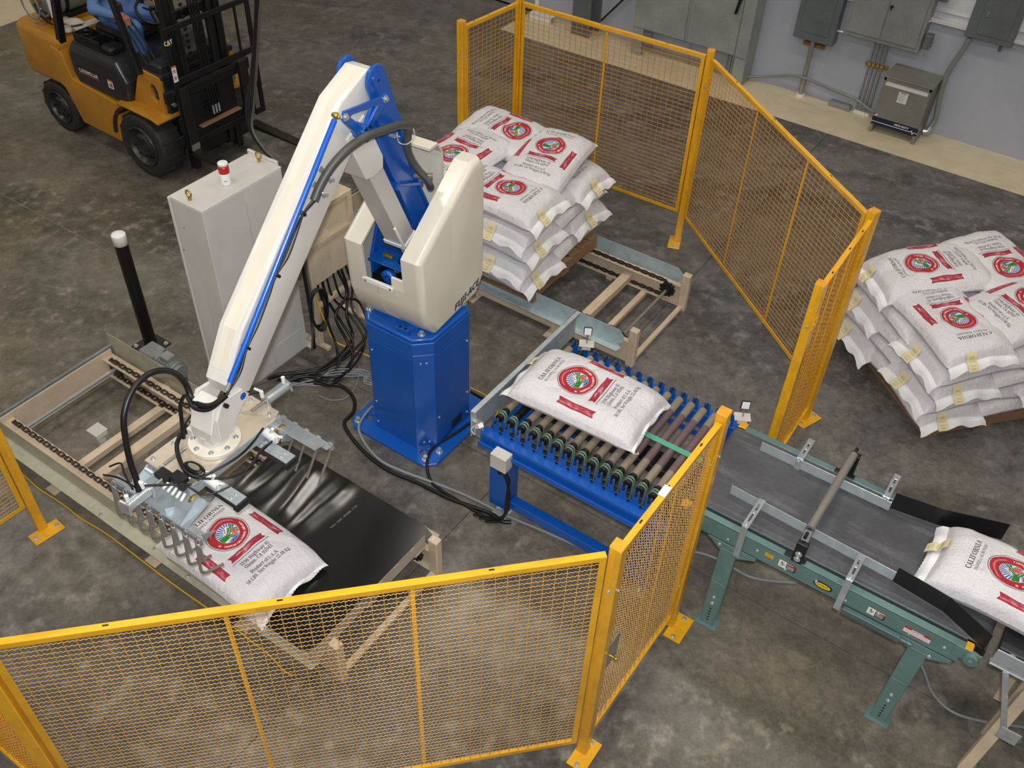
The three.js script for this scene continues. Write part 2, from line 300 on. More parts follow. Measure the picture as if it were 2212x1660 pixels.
panelBoard('breaker_panel', 'dark grey breaker panel mounted half over the white liner', -1.535, -1.07, 1.125, 2.0, -10.44, M.elecdark, (t, w, h, d) => {
  part(t, 'cover', bb(-w + .004, w - .004, .004, h, d - .012, d, .003), M.elecdark); part(t, 'door', bb(-w + .1, w - .06, .06, h - .1, d, d + .008, .003), M.elecdark);
  part(t, 'latch', bx(.022, .05, .012, -.08, .265, d + .012), M.steel); part(t, 'stub', cyl([.13, -.08, .04], [.13, 0, .04], .016, 12), M.elecdark); part(t, 'stub', cyl([-.17, -.05, .04], [-.17, 0, .04], .022, 12), M.elecdark);
});
{
  const d = thing('disconnect_box', 'small grey disconnect box on the side of the wide cabinet', 'box', [-1.84, .93, -10.42]); part(d, 'enclosure', bb(-.035, .035, 0, .14, -.05, .05, .004), M.elecdark); part(d, 'switch_lever', [bb(.035, .05, .06, .09, -.02, .02), cyl([.05, .075, 0], [.06, .075, 0], .014, 10)], M.elecmid);
  const e = thing('disconnect_box', 'small dark disconnect box at the top of the wide cabinet', 'box', [-1.84, 1.41, -10.46]); part(e, 'enclosure', bb(-.05, .05, 0, .2, -.05, .05, .004), M.elecdark); part(e, 'cover', bb(-.045, .045, .01, .19, .05, .057), M.elecdark);
  const c = thing('conduit_riser', 'thick steel conduit rising from the floor to the breaker panel', 'conduit', [-3.03, .003, -10.49]);
  part(c, 'pipe', cyl([0, 0, 0], [0, .67, .02], .028, 16), M.steel); part(c, 'coupling', cyl([0, .06, 0], [0, .2, 0], .034, 16), M.steel); part(c, 'collar', cyl([0, 0, 0], [0, .03, 0], .05, 14), M.plastwhite);
  part(c, 'strut_channel', bb(-.12, .13, .575, .615, -.06, -.02, .003), M.gold); part(c, 'clamp', pipe([0, .585, 0], [0, .61, 0], .036, .028), M.gold);
  for (let i = 0; i < 4; i++) {
    const x = -2.37 + i * .046; const k = thing('thin_conduit', 'thin steel conduit below the wide double door cabinet', 'conduit', [x, .003, -10.51], 0, 'four thin conduits below the wide cabinet');
    part(k, 'pipe', cyl([0, 0, 0], [-.004, .86, .0], .0115, 10), M.steel); part(k, 'fitting', cyl([0, 0, 0], [0, .03, 0], .024, 10), M.plastwhite); part(k, 'coupling', cyl([0, .1, 0], [0, .15, 0], .015, 10), M.steel);
  }
  const s = thing('strut_rail', 'brass coloured strut rail clamping four thin conduits', 'bracket', [-2.3, .54, -10.545]); part(s, 'channel', bb(-.125, .125, 0, .04, -.015, .015, .003), M.gold); for (let i = 0; i < 4; i++) part(s, 'clamp', bx(.034, .03, .02, -.072 + i * .046, .02, .04), M.gold);
  single('flexible_conduit', tube([[-3.72, .06, -10.42], [-3.5, .1, -10.5], [-3.34, .15, -10.5], [-3.16, .225, -10.46], [-3.01, .245, -10.44], [-2.68, .2, -10.46], [-2.39, .17, -10.46], [-2.19, .09, -10.47], [-2.07, .1, -10.45]], .017, 60), M.elecmid, 'grey flexible conduit looped along the wall behind the single riser', 'conduit');
  const f = thing('flexible_conduit', 'thick grey flexible conduit from the transformer up to the breaker panel', 'conduit', [-1.5, 0, -10.5]);
  part(f, 'hose', tube([[.03, 1.13, .06], [.02, 1.05, .05], [-.02, .9, .03], [-.07, .66, .0], [-.05, .4, .01], [-.02, .2, .03], [-.035, .12, .06]], .028, 60, 12), M.elecmid); part(f, 'elbow', tube([[-.035, .12, .06], [-.05, .075, .08], [-.09, .065, .09]], .032, 14, 12), M.zinc);
  single('floor_box', [bb(-2.68, -2.43, .003, .055, -10.55, -10.46, .006), bb(-2.66, -2.45, .055, .062, -10.54, -10.47, .003)], M.elecmid, 'low grey metal box on the cream strip beside the thin conduits', 'box');
}
{
  const t = thing('transformer', 'grey floor transformer with a navy stripe and white lettering', 'transformer', [-1.85, .003, -10.35]);
  part(t, 'enclosure', [bb(-.25, .25, .1, .63, -.19, .165, .006), bb(-.25, .25, .1, .545, .165, .19, .004), bb(-.25, -.225, .545, .63, .165, .19), bb(.225, .25, .545, .63, .165, .19), bb(-.25, .25, .595, .63, .165, .19)], M.transgrey);
  part(t, 'vent_lip', prismX([[.166, .548], [.186, .546], [.17, .585]], -.225, .225, .001), M.lightgrey);
  part(t, 'lid', bb(-.26, .26, .63, .64, -.2, .197, .004), M.transgrey);
  for (const x of [-.235, .235]) part(t, 'leg', bb(x - .018, x + .018, 0, .1, -.18, .19, .003), M.transgrey);
  const band = printMat(1024, 176, (c, w, h) => { c.fillStyle = '#101a3c'; c.fillRect(0, 0, w, h); c.fillStyle = '#e8e8ea'; c.font = 'bold 62px sans-serif'; c.fillText('HEVI-DUTY', 500, 78, 400); c.strokeStyle = '#e8e8ea'; c.lineWidth = 13; c.beginPath(); c.moveTo(0, 112); c.lineTo(880, 112); c.lineTo(900, 80); c.lineTo(925, 150); c.lineTo(945, 112); c.lineTo(1024, 112); c.stroke(); });
  sticker(t, 'name_band', .5, .088, band, [0, .143, .1915], [0, 0, 0]);
  const lab = printMat(256, 300, (c, w, h) => { c.fillStyle = '#dcdcdc'; c.fillRect(0, 0, w, h); c.strokeStyle = '#444'; c.strokeRect(3, 3, w - 6, h - 6); c.fillStyle = '#333'; c.fillRect(50, 16, 150, 18); for (let i = 0; i < 11; i++) { c.fillStyle = '#777'; c.fillRect(22, 52 + i * 21, 212 - (i % 3) * 35, 7); } });
  sticker(t, 'rating_plate', .1, .118, lab, [-.01, .46, .192], [0, 0, 0], 'white printed rating plate');
  const fl = printMat(64, 44, (c, w, h) => { for (let i = 0; i < 7; i++) { c.fillStyle = i % 2 ? '#fff' : '#b22234'; c.fillRect(0, i * 6.3, w, 6.4); } c.fillStyle = '#3c3b6e'; c.fillRect(0, 0, 28, 25); });
  sticker(t, 'flag_sticker', .042, .03, fl, [-.225, .208, .1915], [0, 0, 0]); bolts(t, [[.235, .56, .191], [.235, .25, .191], [-.235, .08, .191], [.235, .08, .191]], M.steel, .006, .004, 'z');
}
// ------------------------------------------------------------------ guard fence
const FH = 1.82;
function fencePost(x, z, turn, label, plate = [0, 0], h = FH) {
  const t = thing('fence_post', label, 'fence post', [x, 0, z], turn, 'yellow guard fence');
  part(t, 'upright', bb(-.03, .03, .008, h, -.03, .03, .004), M.yellow);
  part(t, 'cap', bb(-.029, .029, h, h + .003, -.029, .029, .001), M.wire);
  part(t, 'base_plate', bb(-.055 + plate[0], .055 + plate[0], 0, .009, -.1 + plate[1], .1 + plate[1], .002), M.yellow);
  for (const s of [-1, 1]) part(t, 'bolt', bolt(plate[0], .009, plate[1] + s * .075, .009, .008), M.zinc);
  part(t, 'bolt', bolt(.031, h - .3, 0, .006, .005, 'x'), M.zinc); part(t, 'bolt', bolt(.0, h - .3, .031, .006, .005, 'z'), M.zinc);
  return t;
}
function wireMesh(w, h, px, py, fine) {
  const P = [], N = [], r = fine ? .0022 : .0023, K = 3;
  const wire = (len, place, f) => {
    const n = Math.max(4, Math.round(len / (fine ? .005 : .01))), pts = [];
    for (let i = 0; i <= n; i++) { const s = i / n * len; pts.push([s, .003 * Math.sin(s / .02 * 2 * Math.PI + (fine ? 0 : .4))]); }
    for (let i = 0; i < n; i++) for (let k = 0; k < K; k++) {
      const q = [[i, k], [i + 1, k], [i + 1, k + 1], [i, k], [i + 1, k + 1], [i, k + 1]];
      if (f > 0) q.reverse(); for (const [a, b] of q) { const an = (b / K) * Math.PI * 2, cs = Math.cos(an), sn = Math.sin(an); const [s, o] = pts[a]; const v = place(s, r * cs, o + r * sn), nn = place(0, cs, sn, true); P.push(...v); N.push(...nn); }
    }
  };
  const nx = Math.round(w / px), ny = Math.round(h / py);
  for (let j = 1; j < ny; j++) { const y = j * h / ny, f = j % 2 ? 1 : -1; wire(w, (s, a, b, d) => d ? [0, a, b * f] : [s, y + a, b * f], f); }
  for (let i = 1; i < nx; i++) { const x = i * w / nx, f = i % 2 ? 1 : -1; wire(h, (s, a, b, d) => d ? [-a, 0, b * f] : [x - a, s, b * f], f); }
  const g = new THREE.BufferGeometry(); g.setAttribute('position', new THREE.Float32BufferAttribute(P, 3)); g.setAttribute('normal', new THREE.Float32BufferAttribute(N, 3)); return g;
}
function fencePanel(p, q, y0, y1, label, bars, o = {}) {
  const dx = q[0] - p[0], dz = q[1] - p[1], L = Math.hypot(dx, dz), t = thing('safety_fence', label, 'fence panel', [p[0], 0, p[1]], Math.atan2(-dz, dx), 'yellow guard fence');
  const W = .032, D = .03, f = o.flip ? -1 : 1, h = y1 - y0;
  const ang = (pts) => pts; // angle iron: a flat face and a flange behind it
  part(t, 'top_rail', [bb(0, L, y1 - W, y1, f * .012, f * .016, .0015), bb(0, L, y1 - .004, y1, f * -.016, f * .014, .0015)], M.yellow);
  part(t, 'bottom_rail', [bb(0, L, y0, y0 + W, f * .012, f * .016, .0015), bb(0, L, y0, y0 + .004, f * -.016, f * .014, .0015)], M.yellow);
  part(t, 'stile', [bb(0, W, y0 + .004, y1 - .004, f * .0125, f * .0165, .0015), bb(0, .004, y0 + .004, y1 - .004, f * -.016, f * .014, .0015)], M.yellow);
  part(t, 'stile', [bb(L - W, L, y0 + .004, y1 - .004, f * .0125, f * .0165, .0015), bb(L - .004, L, y0 + .004, y1 - .004, f * -.016, f * .014, .0015)], M.yellow);
  for (const b of bars) part(t, 'stiffener', bb(b * L - .01, b * L + .01, y0 + W, y1 - W, -.011, -.007, .001), M.yellow);
  const g = wireMesh(L - .012, h - .012, o.fine ? .052 : .055, o.fine ? .031 : .038, o.fine); g.translate(.006, y0 + .006, 0);
  const m = part(t, 'wire_mesh', g, o.fine ? M.wireglare : M.wire, 'yellow crimped wire mesh'); m.userData.kind = 'stuff';
  for (const s of [.18, .45, .8]) part(t, 'slot', bb(s * L - .012, s * L + .012, y1 + .0002, y1 + .0007, -.007, .001, .0001), M.black);
  return t;
}
const PN = [-.94, -2.31], PR = [-.93, -3.30], PF = [-.935, -4.57], PC = [-.95, -5.49], PB = [-2.80, -6.985], PK = [-4.62, -6.95], PA = [-4.685, -6.19], PL = [-4.59, -1.53], PQ = [-2.70, -.49];
fencePost(...PN, 0, 'yellow fence post at the corner between the wide mesh panel and the gate', [.02, .02]);
fencePost(...PR, 0, 'yellow fence post beside the belt conveyor where the narrow gate is hinged', [.06, 0]);
fencePost(...PF, 0, 'yellow fence post across the belt conveyor holding the edge of the narrow mesh panel', [0, -.03]);
fencePost(...PC, -.36, 'yellow fence post at the corner beside the pallet standing on the floor', [.03, 0]);
fencePost(...PB, .35, 'yellow fence post behind the chain conveyor with its foot plate in the open', [-.02, .04]);
fencePost(...PK, 0, 'yellow fence post at the back corner behind the stacked bags', [0, 0], 1.9);
fencePost(...PA, 0, 'yellow fence post ending the narrow mesh panel behind the robot', [0, 0]);
fencePost(...PL, -.1, 'yellow fence post beside the chain conveyor that carries the black sheet', [.06, 0]);
fencePost(...PQ, -.81, 'yellow fence post joining two mesh panels opposite the narrow gate', [0, 0]);
const inset = (p, q, a = .036, b = .036) => { const L = Math.hypot(q[0] - p[0], q[1] - p[1]), u = [(q[0] - p[0]) / L, (q[1] - p[1]) / L]; return [[p[0] + u[0] * a, p[1] + u[1] * a], [q[0] - u[0] * b, q[1] - u[1] * b]]; };
const TOP = 1.77;
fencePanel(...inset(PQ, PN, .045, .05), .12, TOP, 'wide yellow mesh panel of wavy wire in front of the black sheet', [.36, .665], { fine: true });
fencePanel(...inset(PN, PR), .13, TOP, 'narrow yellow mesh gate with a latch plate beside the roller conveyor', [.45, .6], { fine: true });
fencePanel(...inset(PC, PF), .13, TOP, 'narrow yellow mesh panel across the belt conveyor near the loaded floor pallet', [.4, .7], {});
fencePanel(...inset(PB, PC, .06, .05), .3, TOP, 'long yellow mesh panel with two stiffeners between chain conveyor and wall', [.34, .67], {});
fencePanel(...inset(PK, PB), .3, TOP, 'yellow mesh panel with one stiffener behind the stacked bags', [.48], {});
fencePanel(...inset(PA, PK), .3, TOP, 'short yellow mesh panel behind the robot and stacked bags', [], {});
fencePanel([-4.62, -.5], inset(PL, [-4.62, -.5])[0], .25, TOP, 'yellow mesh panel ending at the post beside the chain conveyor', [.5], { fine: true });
fencePanel([-4.56, -.47], inset(PQ, [-4.56, -.47])[0], .12, TOP, 'yellow mesh panel running off behind the corner post opposite the gate', [.5], {});
{ // hinges, latch and brackets
  const hinge = (x, y, z, turn, label) => { const t = thing('fence_bracket', label, 'bracket', [x, y, z], turn, 'yellow fence brackets'); part(t, 'leaf', bb(-.03, .03, 0, .09, -.004, .004, .001), M.yellow); part(t, 'barrel', cyl([0, .005, .006], [0, .085, .006], .006, 8), M.yellow); bolts(t, [[-.018, .045, .004], [.018, .045, .004]], M.zinc, .005, .004, 'z'); };
  hinge(-.92, 1.45, -3.262, Math.PI / 2, 'yellow hinge near the top of the narrow gate'); hinge(-.92, .42, -3.262, Math.PI / 2, 'yellow hinge near the foot of the narrow gate');
  hinge(-2.762, 1.48, -6.94, -.7, 'yellow bracket joining panels near the top of the post'); hinge(-2.762, .5, -6.94, -.7, 'yellow bracket joining panels near the foot of the post');
  hinge(-.915, 1.42, -5.44, Math.PI / 2, 'yellow bracket on the corner post near the floor pallet'); hinge(-.905, 1.5, -4.57, Math.PI / 2, 'yellow bracket on the post across the belt conveyor');
  single('paper_label', bb(-.957, -.921, 1.7725, 1.7735, -2.76, -2.69, .0002), M.plastwhite, 'small white paper label on top of the narrow gate', 'label');
  const l = thing('gate_latch', 'steel latch plate with a brass knob on the narrow gate', 'latch', [-.917, .82, -2.4], Math.PI / 2); part(l, 'plate', bb(-.05, .05, 0, .2, 0, .006, .002), M.steel); part(l, 'knob', [cyl([-.02, .07, .006], [-.02, .07, .03], .008, 10), new THREE.SphereGeometry(.012, 12, 8).translate(-.02, .07, .034)], M.gold);
}
// ------------------------------------------------------------------ printed woven bags
const BL = .86, BW = .54; // length (x), width (z)
const bagTex = canvasTex(1080, 1720, (c, w, h) => {
  c.fillStyle = '#dedade'; c.fillRect(0, 0, w, h);
  for (let i = 0; i < 5200; i++) { const g = 204 + Math.floor(rnd() * 40); c.fillStyle = `rgba(${g},${g - 4},${g - 1},.35)`; if (rnd() < .5) c.fillRect(rnd() * w, rnd() * h, 30 + rnd() * 90, 2 + rnd() * 3); else c.fillRect(rnd() * w, rnd() * h, 2 + rnd() * 3, 30 + rnd() * 90); }
  const ink = '#22212a', red = '#a52a3c';
  c.textAlign = 'center'; c.fillStyle = ink;
  c.font = 'bold 78px serif'; c.fillText('CALIFORNIA', w / 2, 330, 520);
  c.font = 'bold 46px serif'; c.fillStyle = '#4a474f'; c.fillText('IN-SHELL ALMONDS', w / 2, 392, 470);
  // round emblem
  const X = w / 2, Y = 700, R = 248;
  c.lineWidth = 7; c.strokeStyle = '#1d1d24'; c.beginPath(); c.arc(X, Y, R, 0, 7); c.stroke();
  c.fillStyle = '#b3202b'; c.beginPath(); c.arc(X, Y, R - 14, 0, 7); c.fill();
  c.fillStyle = '#eee9ea'; c.beginPath(); c.arc(X, Y, 138, 0, 7); c.fill(); c.lineWidth = 4; c.stroke();
  c.save(); c.beginPath(); c.arc(X, Y, 132, 0, 7); c.clip();
  for (let i = 0; i < 13; i++) { const a = Math.PI + .12 + i * .235; c.fillStyle = '#1d5bb0'; c.beginPath(); c.moveTo(X + 10, Y + 10); c.lineTo(X + 10 + 240 * Math.cos(a), Y + 10 + 240 * Math.sin(a)); c.lineTo(X + 10 + 240 * Math.cos(a + .13), Y + 10 + 240 * Math.sin(a + .13)); c.fill(); }
  c.fillStyle = '#eee9ea'; c.beginPath(); c.moveTo(X - 70, Y + 10); c.lineTo(X + 20, Y - 90); c.lineTo(X + 150, Y + 10); c.fill();
  c.strokeStyle = '#b3202b'; c.lineWidth = 9; for (const k of [0, 1, 2]) { c.beginPath(); c.moveTo(X - 20 + k * 34, Y - 20); c.lineTo(X + 18 + k * 30, Y - 78 + k * 22); c.stroke(); }
  const leaf = (x, y, a, l, col) => { c.save(); c.translate(x, y); c.rotate(a); c.fillStyle = col; c.beginPath(); c.ellipse(0, 0, l, l * .42, 0, 0, 7); c.fill(); c.strokeStyle = '#e8efe2'; c.lineWidth = 4; c.beginPath(); c.moveTo(-l, 0); c.lineTo(l, 0); c.stroke(); c.restore(); };
  c.fillStyle = '#2f7a35'; c.beginPath(); c.moveTo(X - 150, Y + 20); for (let i = 0; i <= 14; i++) c.lineTo(X - 150 + i * 12, Y + 14 - (i % 2) * 26); c.lineTo(X + 10, Y + 70); c.lineTo(X - 120, Y + 80); c.fill();
  leaf(X + 40, Y - 10, -.5, 62, '#3c8f3d'); leaf(X + 108, Y + 30, .9, 56, '#3c8f3d'); leaf(X + 30, Y + 70, .4, 56, '#2f7a35'); leaf(X + 96, Y - 44, -.9, 46, '#2f7a35');
  for (const [dx, dy, r] of [[66, 24, 30], [92, 52, 24], [50, 54, 20]]) { c.fillStyle = '#c93a40'; c.beginPath(); c.arc(X + dx, Y + dy, r, 0, 7); c.fill(); c.strokeStyle = '#f3dede'; c.lineWidth = 4; c.beginPath(); c.arc(X + dx, Y + dy, r * .55, 0, 5); c.stroke(); }
  c.fillStyle = '#1d5bb0'; c.beginPath(); c.moveTo(X - 150, Y + 150); c.quadraticCurveTo(X - 30, Y + 50, X + 150, Y + 110); c.lineTo(X + 150, Y + 160); c.lineTo(X - 150, Y + 160); c.fill();
  c.strokeStyle = '#e6ecf4'; c.lineWidth = 5; c.beginPath(); c.moveTo(X - 90, Y + 118); c.quadraticCurveTo(X, Y + 84, X + 110, Y + 112); c.stroke();
  c.restore();
  c.fillStyle = '#f0e6e6'; const ring = (s, a0, da, rad, flip) => { c.font = 'bold 34px sans-serif'; for (let i = 0; i < s.length; i++) { const a = a0 + i * da; c.save(); c.translate(X + rad * Math.cos(a), Y + rad * Math.sin(a)); c.rotate(flip ? a - Math.PI / 2 : a + Math.PI / 2); c.fillText(s[i], 0, 0); c.restore(); } };
  ring('PREMIUM CALIFORNIA IN-SHELL', 2.42, -.098, 205, true);
  c.strokeStyle = 'rgba(206,150,160,.75)'; c.lineWidth = 20; c.beginPath(); c.arc(X, Y, 188, Math.PI + .5, Math.PI * 2 - .5); c.stroke();
  for (const a of [2.75, .4]) { c.fillStyle = '#f0e6e6'; c.save(); c.translate(X + 190 * Math.cos(a), Y + 190 * Math.sin(a)); c.beginPath(); for (let k = 0; k < 10; k++) { const r = k % 2 ? 9 : 22; c.lineTo(r * Math.cos(k * .628), r * Math.sin(k * .628)); } c.fill(); c.restore(); }
  // ribbons
  const ribbon = (cx, cy, len, wid, rot) => { c.save(); c.translate(cx, cy); c.rotate(rot); c.fillStyle = red; c.beginPath(); c.moveTo(-len / 2, -wid / 2); c.lineTo(len / 2, -wid / 2); c.lineTo(len / 2 - 22, 0); c.lineTo(len / 2, wid / 2); c.lineTo(-len / 2, wid / 2); c.lineTo(-len / 2 + 22, 0); c.fill(); for (let i = 0; i < 16; i++) { c.fillStyle = `rgba(226,188,194,${.15 + .3 * rnd()})`; c.beginPath(); c.ellipse((rnd() - .5) * len * .8, (rnd() - .5) * wid * .45, 16 + rnd() * 44, 5 + rnd() * 9, (rnd() - .5) * .7, 0, 7); c.fill(); } c.restore(); };
  ribbon(w / 2, 1022, 500, 84, 0); ribbon(140, 900, 500, 88, Math.PI / 2); ribbon(w - 140, 900, 500, 88, -Math.PI / 2);
  c.fillStyle = '#8d8a90'; c.fillRect(w / 2 - 270, 1084, 540, 14);
  c.fillStyle = ink; c.font = 'bold 64px serif'; c.fillText('3190 Highway 45', w / 2, 1176, 420); c.fillText('Glenn, CA 95943', w / 2, 1240, 400); c.fillText('Product of U.S.A.', w / 2, 1336, 400); c.fillText('50 LBS. Net Weight 22.68 Kg.', w / 2, 1402, 640);
});
const weave = dataTex(512, 512, (i, j, o) => { const l = tn(i, j, 512, 12, 3), w = ((i >> 2) + (j >> 2)) & 1, f = tn(i, j, 512, 44, 2); o[0] = o[1] = o[2] = 255 * clampN(.5 + .75 * (l - .5) + .06 * w + .3 * (f - .5)); });
weave.repeat.set(3, 4);
const bagMat = new THREE.MeshPhysicalMaterial({ map: bagTex, roughness: .5, bumpMap: weave, bumpScale: .007, sheen: .15, sheenRoughness: .6 });
const bagPlain = new THREE.MeshPhysicalMaterial({ color: 0xe9e8ea, roughness: .5, bumpMap: weave, bumpScale: .002 });
const tagMat = printMat(128, 256, (c, w, h) => { c.fillStyle = '#ddd0a8'; c.fillRect(0, 0, w, h); c.fillStyle = '#8a8068'; for (const y of [60, 74, 176, 190]) c.fillRect(34, y, 60, 3); c.fillStyle = '#6a6250'; c.fillRect(24, 112, 80, 7); c.fillRect(36, 222, 56, 5); }, .7);
const threadMat = new THREE.MeshStandardMaterial({ color: 0xe8e6e2, roughness: .8 });
function makeBag(variant) {
  const T = .17, nx = 46, nz = 30, ph = variant * 7.3, P = [], UVs = [], idx = [];
  const pos = (t, s, side) => {
    const n1 = fbm(t * 2.2 + ph, s * 2 + 3 + ph, 3) - .5, n2 = fbm(t * 7 + ph, s * 6 - ph + 50, 2) - .5;
    const f = Math.pow(Math.max(0, 1 - Math.pow(Math.abs(s), 4.4)), .5), g = Math.pow(Math.max(0, 1 - Math.pow(Math.abs(t), 8)), .6);
    let th = f * g;
    const x = BL / 2 * t * (1 - .035 * (1 - s * s) * Math.pow(Math.abs(t), 3)) + .006 * n1;
    const z = BW / 2 * s * (1 - .05 * Math.pow(Math.abs(t), 5) * 0 - .02 * (1 - t * t) * 0) * (1 - .035 * sm(.75, 1, Math.abs(t)));
    let y = side > 0 ? T * .58 * th * (1 + .34 * n1 + .16 * n2) : -T * .42 * th * (1 + .1 * n1);
    y += T * .42 + .012 * Math.sin(variant * 2.1 + t * 2.2) * t * s - .03 * Math.pow(Math.abs(t), 2.2) * Math.pow(Math.abs(s), 2) - .02 * t * t * (variant % 2);
    return [x, y, z];
  };
  for (const side of [1, -1]) {
    const b = P.length / 3;
    for (let i = 0; i <= nx; i++) for (let j = 0; j <= nz; j++) {
      const ti = -1 + 2 * i / nx, sj = -1 + 2 * j / nz, t = Math.sign(ti) * Math.pow(Math.abs(ti), .9) , s = Math.sin(sj * Math.PI / 2) * .55 + sj * .45;
      P.push(...pos(t, s, side)); UVs.push(.5 - s * .5 * (side > 0 ? 1 : -1), .5 - t * .5);
    }
    for (let i = 0; i < nx; i++) for (let j = 0; j < nz; j++) { const a = b + i * (nz + 1) + j, c = a + 1, d = a + nz + 1, e = d + 1; side > 0 ? idx.push(a, c, d, c, e, d) : idx.push(a, d, c, c, d, e); }
  }
  const g = new THREE.BufferGeometry(); g.setAttribute('position', new THREE.Float32BufferAttribute(P, 3)); g.setAttribute('uv', new THREE.Float32BufferAttribute(UVs, 2)); g.setIndex(idx); g.computeVertexNormals();
  // sewn ends with a pinked edge
  const seam = (sgn, len) => {
    const q = [], id = [], n = 60, drop = .8 * len;
    for (let k = 0; k < 3; k++) for (let j = 0; j <= n; j++) { const s = (-1 + 2 * j / n) * .985, e = pos(sgn, s, 1), out = k === 0 ? -.012 : k === 1 ? len * .55 : len - .004 * (j % 2); const wv = .008 * Math.sin(s * 9 + variant * 3) * k; q.push(e[0] + sgn * out, e[1] - drop * (k / 2) * (k / 2) + wv + (k === 0 ? .004 : 0), e[2] * (1 + .01 * k)); }
    for (let k = 0; k < 2; k++) for (let j = 0; j < n; j++) { const a = k * (n + 1) + j, b = a + 1, c = a + n + 1, d = c + 1; sgn < 0 ? id.push(a, c, b, b, c, d) : id.push(a, b, c, b, d, c); }
    const t = new THREE.BufferGeometry(); t.setAttribute('position', new THREE.Float32BufferAttribute(q, 3)); t.setIndex(id); t.computeVertexNormals();
    const u = t.toNonIndexed(), v = u.clone(); const pp = v.attributes.position; for (let i = 0; i < pp.count; i += 3) { const A = [0, 1, 2].map(k => [pp.getX(i + k), pp.getY(i + k) - .003, pp.getZ(i + k)]);[A[0], A[2], A[1]].forEach((c, k) => pp.setXYZ(i + k, ...c)); } v.computeVertexNormals();
    return [u, v];
  };
  const o = new THREE.Group();
  o.add(mesh('bag_body', clean(g), bagMat));
  o.add(mesh('sewn_end', geo(seam(-1, .055)), bagPlain)); o.add(mesh('sewn_end', geo(seam(1, .018)), bagPlain));
  // folded paper tag sewn into the closed end
  const zt = -.06 + .035 * ((variant % 3) - 1), e0 = pos(-.97, zt / (BW / 2), 1), tg = [];
  const strip = new THREE.PlaneGeometry(.08, .14, 1, 14), sp = strip.attributes.position;
  for (let i = 0; i < sp.count; i++) { const a = sp.getX(i), b = sp.getY(i) / .13 + .5; { const xx = -BL / 2 - .054 + .082 * b, tt = xx / (BL / 2), ez = pos(-1, zt / (BW / 2), 1); let yy; if (tt > -.995) yy = pos(tt, zt / (BW / 2), 1)[1] + .004; else { const k = (-BL / 2 - xx) / .055; yy = ez[1] - .044 * k * k + .006; } sp.setXYZ(i, xx, yy + .002, zt - a); } }
  strip.computeVertexNormals(); const s2 = strip.clone(); s2.translate(0, .0012, 0);
  const back = strip.clone(); const bi = back.index.array; for (let i = 0; i < bi.length; i += 3) { const k = bi[i]; bi[i] = bi[i + 1]; bi[i + 1] = k; }
  back.computeVertexNormals(); o.add(mesh('paper_tag', mergeGeometries([clean(s2), clean(back)]), tagMat)); o.children[3].userData.label = 'cream paper tag';
  const c = pos(.99, .97, 1); o.add(mesh('thread', geo(tube([[c[0], c[1], c[2]], [c[0] + .03, c[1] - .005, c[2] + .008], [c[0] + .045, c[1] - .01, c[2] - .006], [c[0] + .034, c[1] - .008, c[2] - .016]], .0022, 16, 5)), threadMat));
  return o;
}
const bagProto = [0, 1, 2, 3].map(makeBag); let bagCount = 0;
function bag(label, group, x, y, z, turn, tilt = [0, 0]) {
  const o = bagProto[bagCount++ % 4].clone(); o.name = numbered('almond_bag'); o.userData = { label, category: 'bag' }; if (group) o.userData.group = group;
  o.rotation.order = 'YXZ'; o.position.set(x, y, z); o.rotation.set(tilt[0], turn, tilt[1]); scene.add(o); return o;
}
function pallet(label, x, y, z, turn, lx, lz, m) {
  const t = thing('wooden_pallet', label, 'pallet', [x, y, z], turn, 'wooden pallets');
  const n = 7, w = .1, gap = (lz - n * w) / (n - 1);
  for (let i = 0; i < n; i++) part(t, 'deck_board', bb(-lx / 2, lx / 2, .112, .132, -lz / 2 + i * (w + gap), -lz / 2 + i * (w + gap) + w, .002), m);
  for (const s of [-1, 0, 1]) part(t, 'stringer', bb(s * (lx / 2 - .022) - .02, s * (lx / 2 - .022) + .02, .02, .112, -lz / 2, lz / 2, .002), m);
  for (const s of [-1, 0, 1]) part(t, 'bottom_board', bb(-lx / 2, lx / 2, 0, .02, s * (lz / 2 - .05) - .05, s * (lz / 2 - .05) + .05, .002), m);
  return t;
}
// one stack: five pinwheel layers of four bags; local +x and +z are the two sides in view
function bagStack(cx, y0, cz, turn, where, sides) {
  const S = .665, L2 = BL / 2, W2 = BW / 2, c = Math.cos(turn), s = Math.sin(turn), ord = ['bottom', 'second', 'third', 'fourth', 'top'], group = 'almond bags ' + where;
  for (let k = 0; k < 5; k++) {
    const top = k === 4;
    const lay = k % 2 === 0 ?
      [[S - L2, S - W2, Math.PI, 1], [S - W2, -S + L2, -Math.PI / 2, 0], [-S + L2, -S + W2, Math.PI, 3], [-S + W2, S - L2, Math.PI / 2, 2]] :
      [[-S + L2, S - W2, 0, 1], [S - W2, S - L2, Math.PI / 2, 0], [S - L2, -S + W2, Math.PI, 3], [-S + W2, -S + L2, -Math.PI / 2, 2]];
    lay.forEach(([x, z, a, side], i) => {
      let y = y0 + k * .142, tilt = [rr(-.03, .03), rr(-.03, .03)], da = rr(-.05, .05), sh = .92;
      x *= sh; z *= sh; x += rr(-.012, .012); z += rr(-.012, .012);
      if (top && i) { y += .05; tilt = [[0, 0], [0, -.1], [-.06, .05], [0, .1]][i]; if (i === 1) { x -= .09; z += .03; da = .14; } if (i === 3) { da = -.1; x += .06; z -= .02; } if (i === 2) { z += .05; x += .03; y += .01; } }
      bag(`almond bag, ${ord[k]} layer ${where}, side ${sides[side]}`, group, cx + x * c + z * s, y, cz - x * s + z * c, turn + a + da, tilt);
    });
  }
}
pallet('wooden pallet under the bags stacked on the chain conveyor', -3.77, .262, -5.61, 0, 1.2, .98, M.wood);
